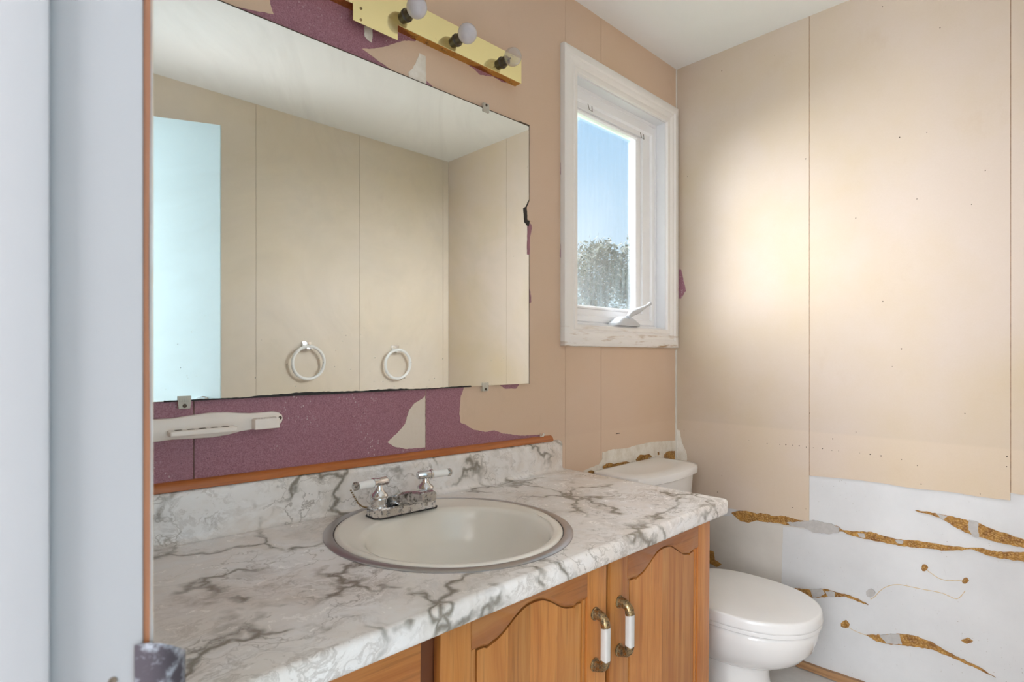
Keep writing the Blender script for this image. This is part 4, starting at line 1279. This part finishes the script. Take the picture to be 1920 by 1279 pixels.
# spout: broad at the base, dropping forward over the bowl
bm = B()
loops = []
for (y, z, hw, hh) in ((FY + 0.024, 0.020, 0.046, 0.006), (FY + 0.006, 0.028, 0.046, 0.012), (FY - 0.020, 0.036, 0.040, 0.016), (FY - 0.048, 0.0435, 0.032, 0.0155),
                       (FY - 0.076, 0.0500, 0.025, 0.0140), (FY - 0.100, 0.0535, 0.0215, 0.0125), (FY - 0.110, 0.0535, 0.0200, 0.0115)):
    c = 0.35
    loops.append([(FX + a * hw, y, FZ + z + b * hh) for a, b in ((1, -1 + c), (1, 1 - c), (1 - c * 0.8, 1), (-1 + c * 0.8, 1), (-1, 1 - c), (-1, -1 + c), (-1 + c * 0.8, -1), (1 - c * 0.8, -1))])
loft(bm, loops)
spo = finish('spout', bm, 'chrome_grimy', fa, 25)
bm = B()
lathe(bm, [(0.0095, 0), (0.0095, 0.012), (0.007, 0.0125)], (FX, FY - 0.094, FZ + 0.044), (0, 0, -1), 18)
finish('aerator', bm, 'chrome', spo)
for s in (-1, 1):
    hx_ = FX + s * 0.0665
    bm = B()
    lathe(bm, [(0.0200, 0.0225), (0.0200, 0.026), (0.0190, 0.0275), (0.0198, 0.029), (0.0198, 0.041), (0.0180, 0.0425), (0.0205, 0.0450), (0.0212, 0.0485), (0.0190, 0.0530), (0.0125, 0.0580), (0.0092, 0.0640),
               (0.0082, 0.0720), (0.0085, 0.078)], (hx_, FY, FZ), (0, 0, 1), 28)
    ha = finish('handle', bm, 'chrome', fa, 30)
    # lever: chrome collar across the stem, white sleeve, chrome tip
    ang = R(186) if s < 0 else R(-12)
    d = Vector((math.cos(ang), math.sin(ang), 0.0))
    c = Vector((hx_, FY, FZ + 0.080))
    bm = B()
    lathe(bm, [(0.0085, -0.022), (0.0100, -0.020), (0.0100, 0.012), (0.0118, 0.013), (0.0118, 0.019), (0.0095, 0.020)], c, d, 20)
    finish('lever_collar', bm, 'chrome', ha, 40)
    bm = B()
    lathe(bm, [(0.0098, 0.019), (0.0100, 0.022), (0.0088, 0.058), (0.0086, 0.061)], c, d, 20)
    finish('lever_sleeve', bm, 'lever_white', ha, 40)
    bm = B()
    lathe(bm, [(0.0090, 0.061), (0.0098, 0.063), (0.0098, 0.069), (0.0070, 0.072)], c, d, 20)
    finish('lever_tip', bm, 'chrome_grimy', ha, 40)
bm = B()
for k in range(17):
    t = k / 16
    p = Vector((FX - 0.135 + 0.055 * t, FY + 0.010 + 0.018 * t, FZ + 0.068 - 0.052 * t + 0.012 * math.sin(PI * t) * -1))
    lathe(bm, [(0.0003, -0.0022), (0.0018, -0.0012), (0.0022, 0), (0.0018, 0.0012), (0.0003, 0.0022)], p, (0.4, 0.2, -1), 8)
finish('bead_chain', bm, 'antique_brass', fa)

# ================================================================== TOILET
TX = 1.884
to = thing('toilet', (TX, -0.40, 0), 'white toilet with closed lid between the vanity and the stripped wall', 'toilet')
def egg(w, yc, lf, lb, z, n=56, ef=2.15, eb=2.6):
    out = []
    for k in range(n):
        a = 2 * PI * k / n
        cs, sn = math.cos(a), math.sin(a)
        e = ef if sn < 0 else eb
        x = w * math.copysign(abs(cs) ** (2 / e), cs)
        y = (lf if sn < 0 else lb) * math.copysign(abs(sn) ** (2 / e), sn)
        out.append((TX + x, yc + y, z))
    return out
bm = B()
loft(bm, [egg(0.120, -0.36, 0.215, 0.24, 0.0, eb=4), egg(0.116, -0.36, 0.213, 0.24, 0.05, eb=4), egg(0.104, -0.36, 0.198, 0.235, 0.13, eb=4), egg(0.102, -0.36, 0.194, 0.23, 0.19, eb=4),
          egg(0.106, -0.36, 0.200, 0.23, 0.215, eb=4)])
finish('pedestal', bm, 'porcelain', to, 50)
bm = B()
loft(bm, [egg(0.098, -0.40, 0.160, 0.16, 0.178), egg(0.112, -0.41, 0.172, 0.18, 0.184), egg(0.136, -0.43, 0.190, 0.20, 0.200), egg(0.160, -0.45, 0.212, 0.21, 0.228), egg(0.176, -0.465, 0.226, 0.215, 0.262), egg(0.184, -0.47, 0.233, 0.22, 0.300),
          egg(0.186, -0.47, 0.236, 0.22, 0.326), egg(0.180, -0.47, 0.230, 0.215, 0.333)])
finish('bowl', bm, 'porcelain', to, 50)
bm = B()
loft(bm, [egg(0.186, -0.47, 0.237, 0.22, 0.3345), egg(0.192, -0.47, 0.243, 0.223, 0.338), egg(0.193, -0.47, 0.244, 0.224, 0.347), egg(0.192, -0.47, 0.243, 0.224, 0.3500)])
finish('seat', bm, 'white_plastic', to, 50)
bm = B()
loft(bm, [egg(0.1925, -0.47, 0.2435, 0.224, 0.3505), egg(0.1945, -0.47, 0.2455, 0.225, 0.352), egg(0.1950, -0.47, 0.2460, 0.225, 0.358), egg(0.1930, -0.47, 0.2440, 0.224, 0.374), egg(0.1912, -0.47, 0.2422, 0.223, 0.3815),
          egg(0.1885, -0.47, 0.2395, 0.221, 0.3842), egg(0.183, -0.47, 0.234, 0.216, 0.3852), egg(0.10, -0.47, 0.14, 0.12, 0.3868)])
finish('lid', bm, 'white_plastic', to, 50)
for s in (-1, 1):
    bm = B()
    tube(bm, [(TX + s * 0.05, -0.238, 0.362), (TX + s * 0.10, -0.238, 0.362)], 0.012, 12)
    finish('hinge', bm, 'white_plastic', to)
def tank_loop(x0, x1, yb_, yfr, z, ch=0.055, bow=0.012):
    return [(x0 + 0.010, yb_, z), (x0, yb_ - 0.012, z), (x0, yfr + ch, z), (x0 + ch * 0.22, yfr + ch * 0.42, z), (x0 + ch * 0.95, yfr + 0.004, z), (x0 + (x1 - x0) * 0.35, yfr - bow * 0.8, z), ((x0 + x1) / 2, yfr - bow, z),
            (x0 + (x1 - x0) * 0.65, yfr - bow * 0.8, z), (x1 - ch * 0.95, yfr + 0.004, z), (x1 - ch * 0.22, yfr + ch * 0.42, z), (x1, yfr + ch, z), (x1, yb_ - 0.012, z), (x1 - 0.010, yb_, z)]
bm = B()
loft(bm, [tank_loop(TX - 0.185, TX + 0.185, -0.018, -0.185, 0.352), tank_loop(TX - 0.192, TX + 0.192, -0.018, -0.192, 0.40), tank_loop(TX - 0.210, TX + 0.210, -0.012, -0.212, 0.728)])
finish('tank', bm, 'porcelain', to, 35)
bm = B()
loft(bm, [tank_loop(TX - 0.216, TX + 0.216, -0.008, -0.220, 0.7285, 0.06), tank_loop(TX - 0.222, TX + 0.222, -0.006, -0.226, 0.732, 0.06), tank_loop(TX - 0.223, TX + 0.223, -0.006, -0.227, 0.748, 0.06), tank_loop(TX - 0.220, TX + 0.220, -0.007, -0.223, 0.7575, 0.06),
          tank_loop(TX - 0.213, TX + 0.213, -0.012, -0.215, 0.7625, 0.06), tank_loop(TX - 0.18, TX + 0.18, -0.03, -0.18, 0.7655, 0.05)])
finish('tank_lid', bm, 'porcelain', to, 35)
bm = B()
tube(bm, [(TX - 0.16, -0.218, 0.69), (TX - 0.16, -0.232, 0.69), (TX - 0.11, -0.236, 0.682)], [0.011, 0.008, 0.006], 10)
finish('flush_lever', bm, 'chrome', to)

# small staple left in the wall above the tank
bm = B()
tube(bm, [(1.824, 0.0, 0.884), (1.824, -0.002, 0.884), (1.844, -0.002, 0.884), (1.844, 0.0, 0.884)], 0.0013, 6)
tag(finish('wall_staple', bm, 'nail_dark', wall_left), None)
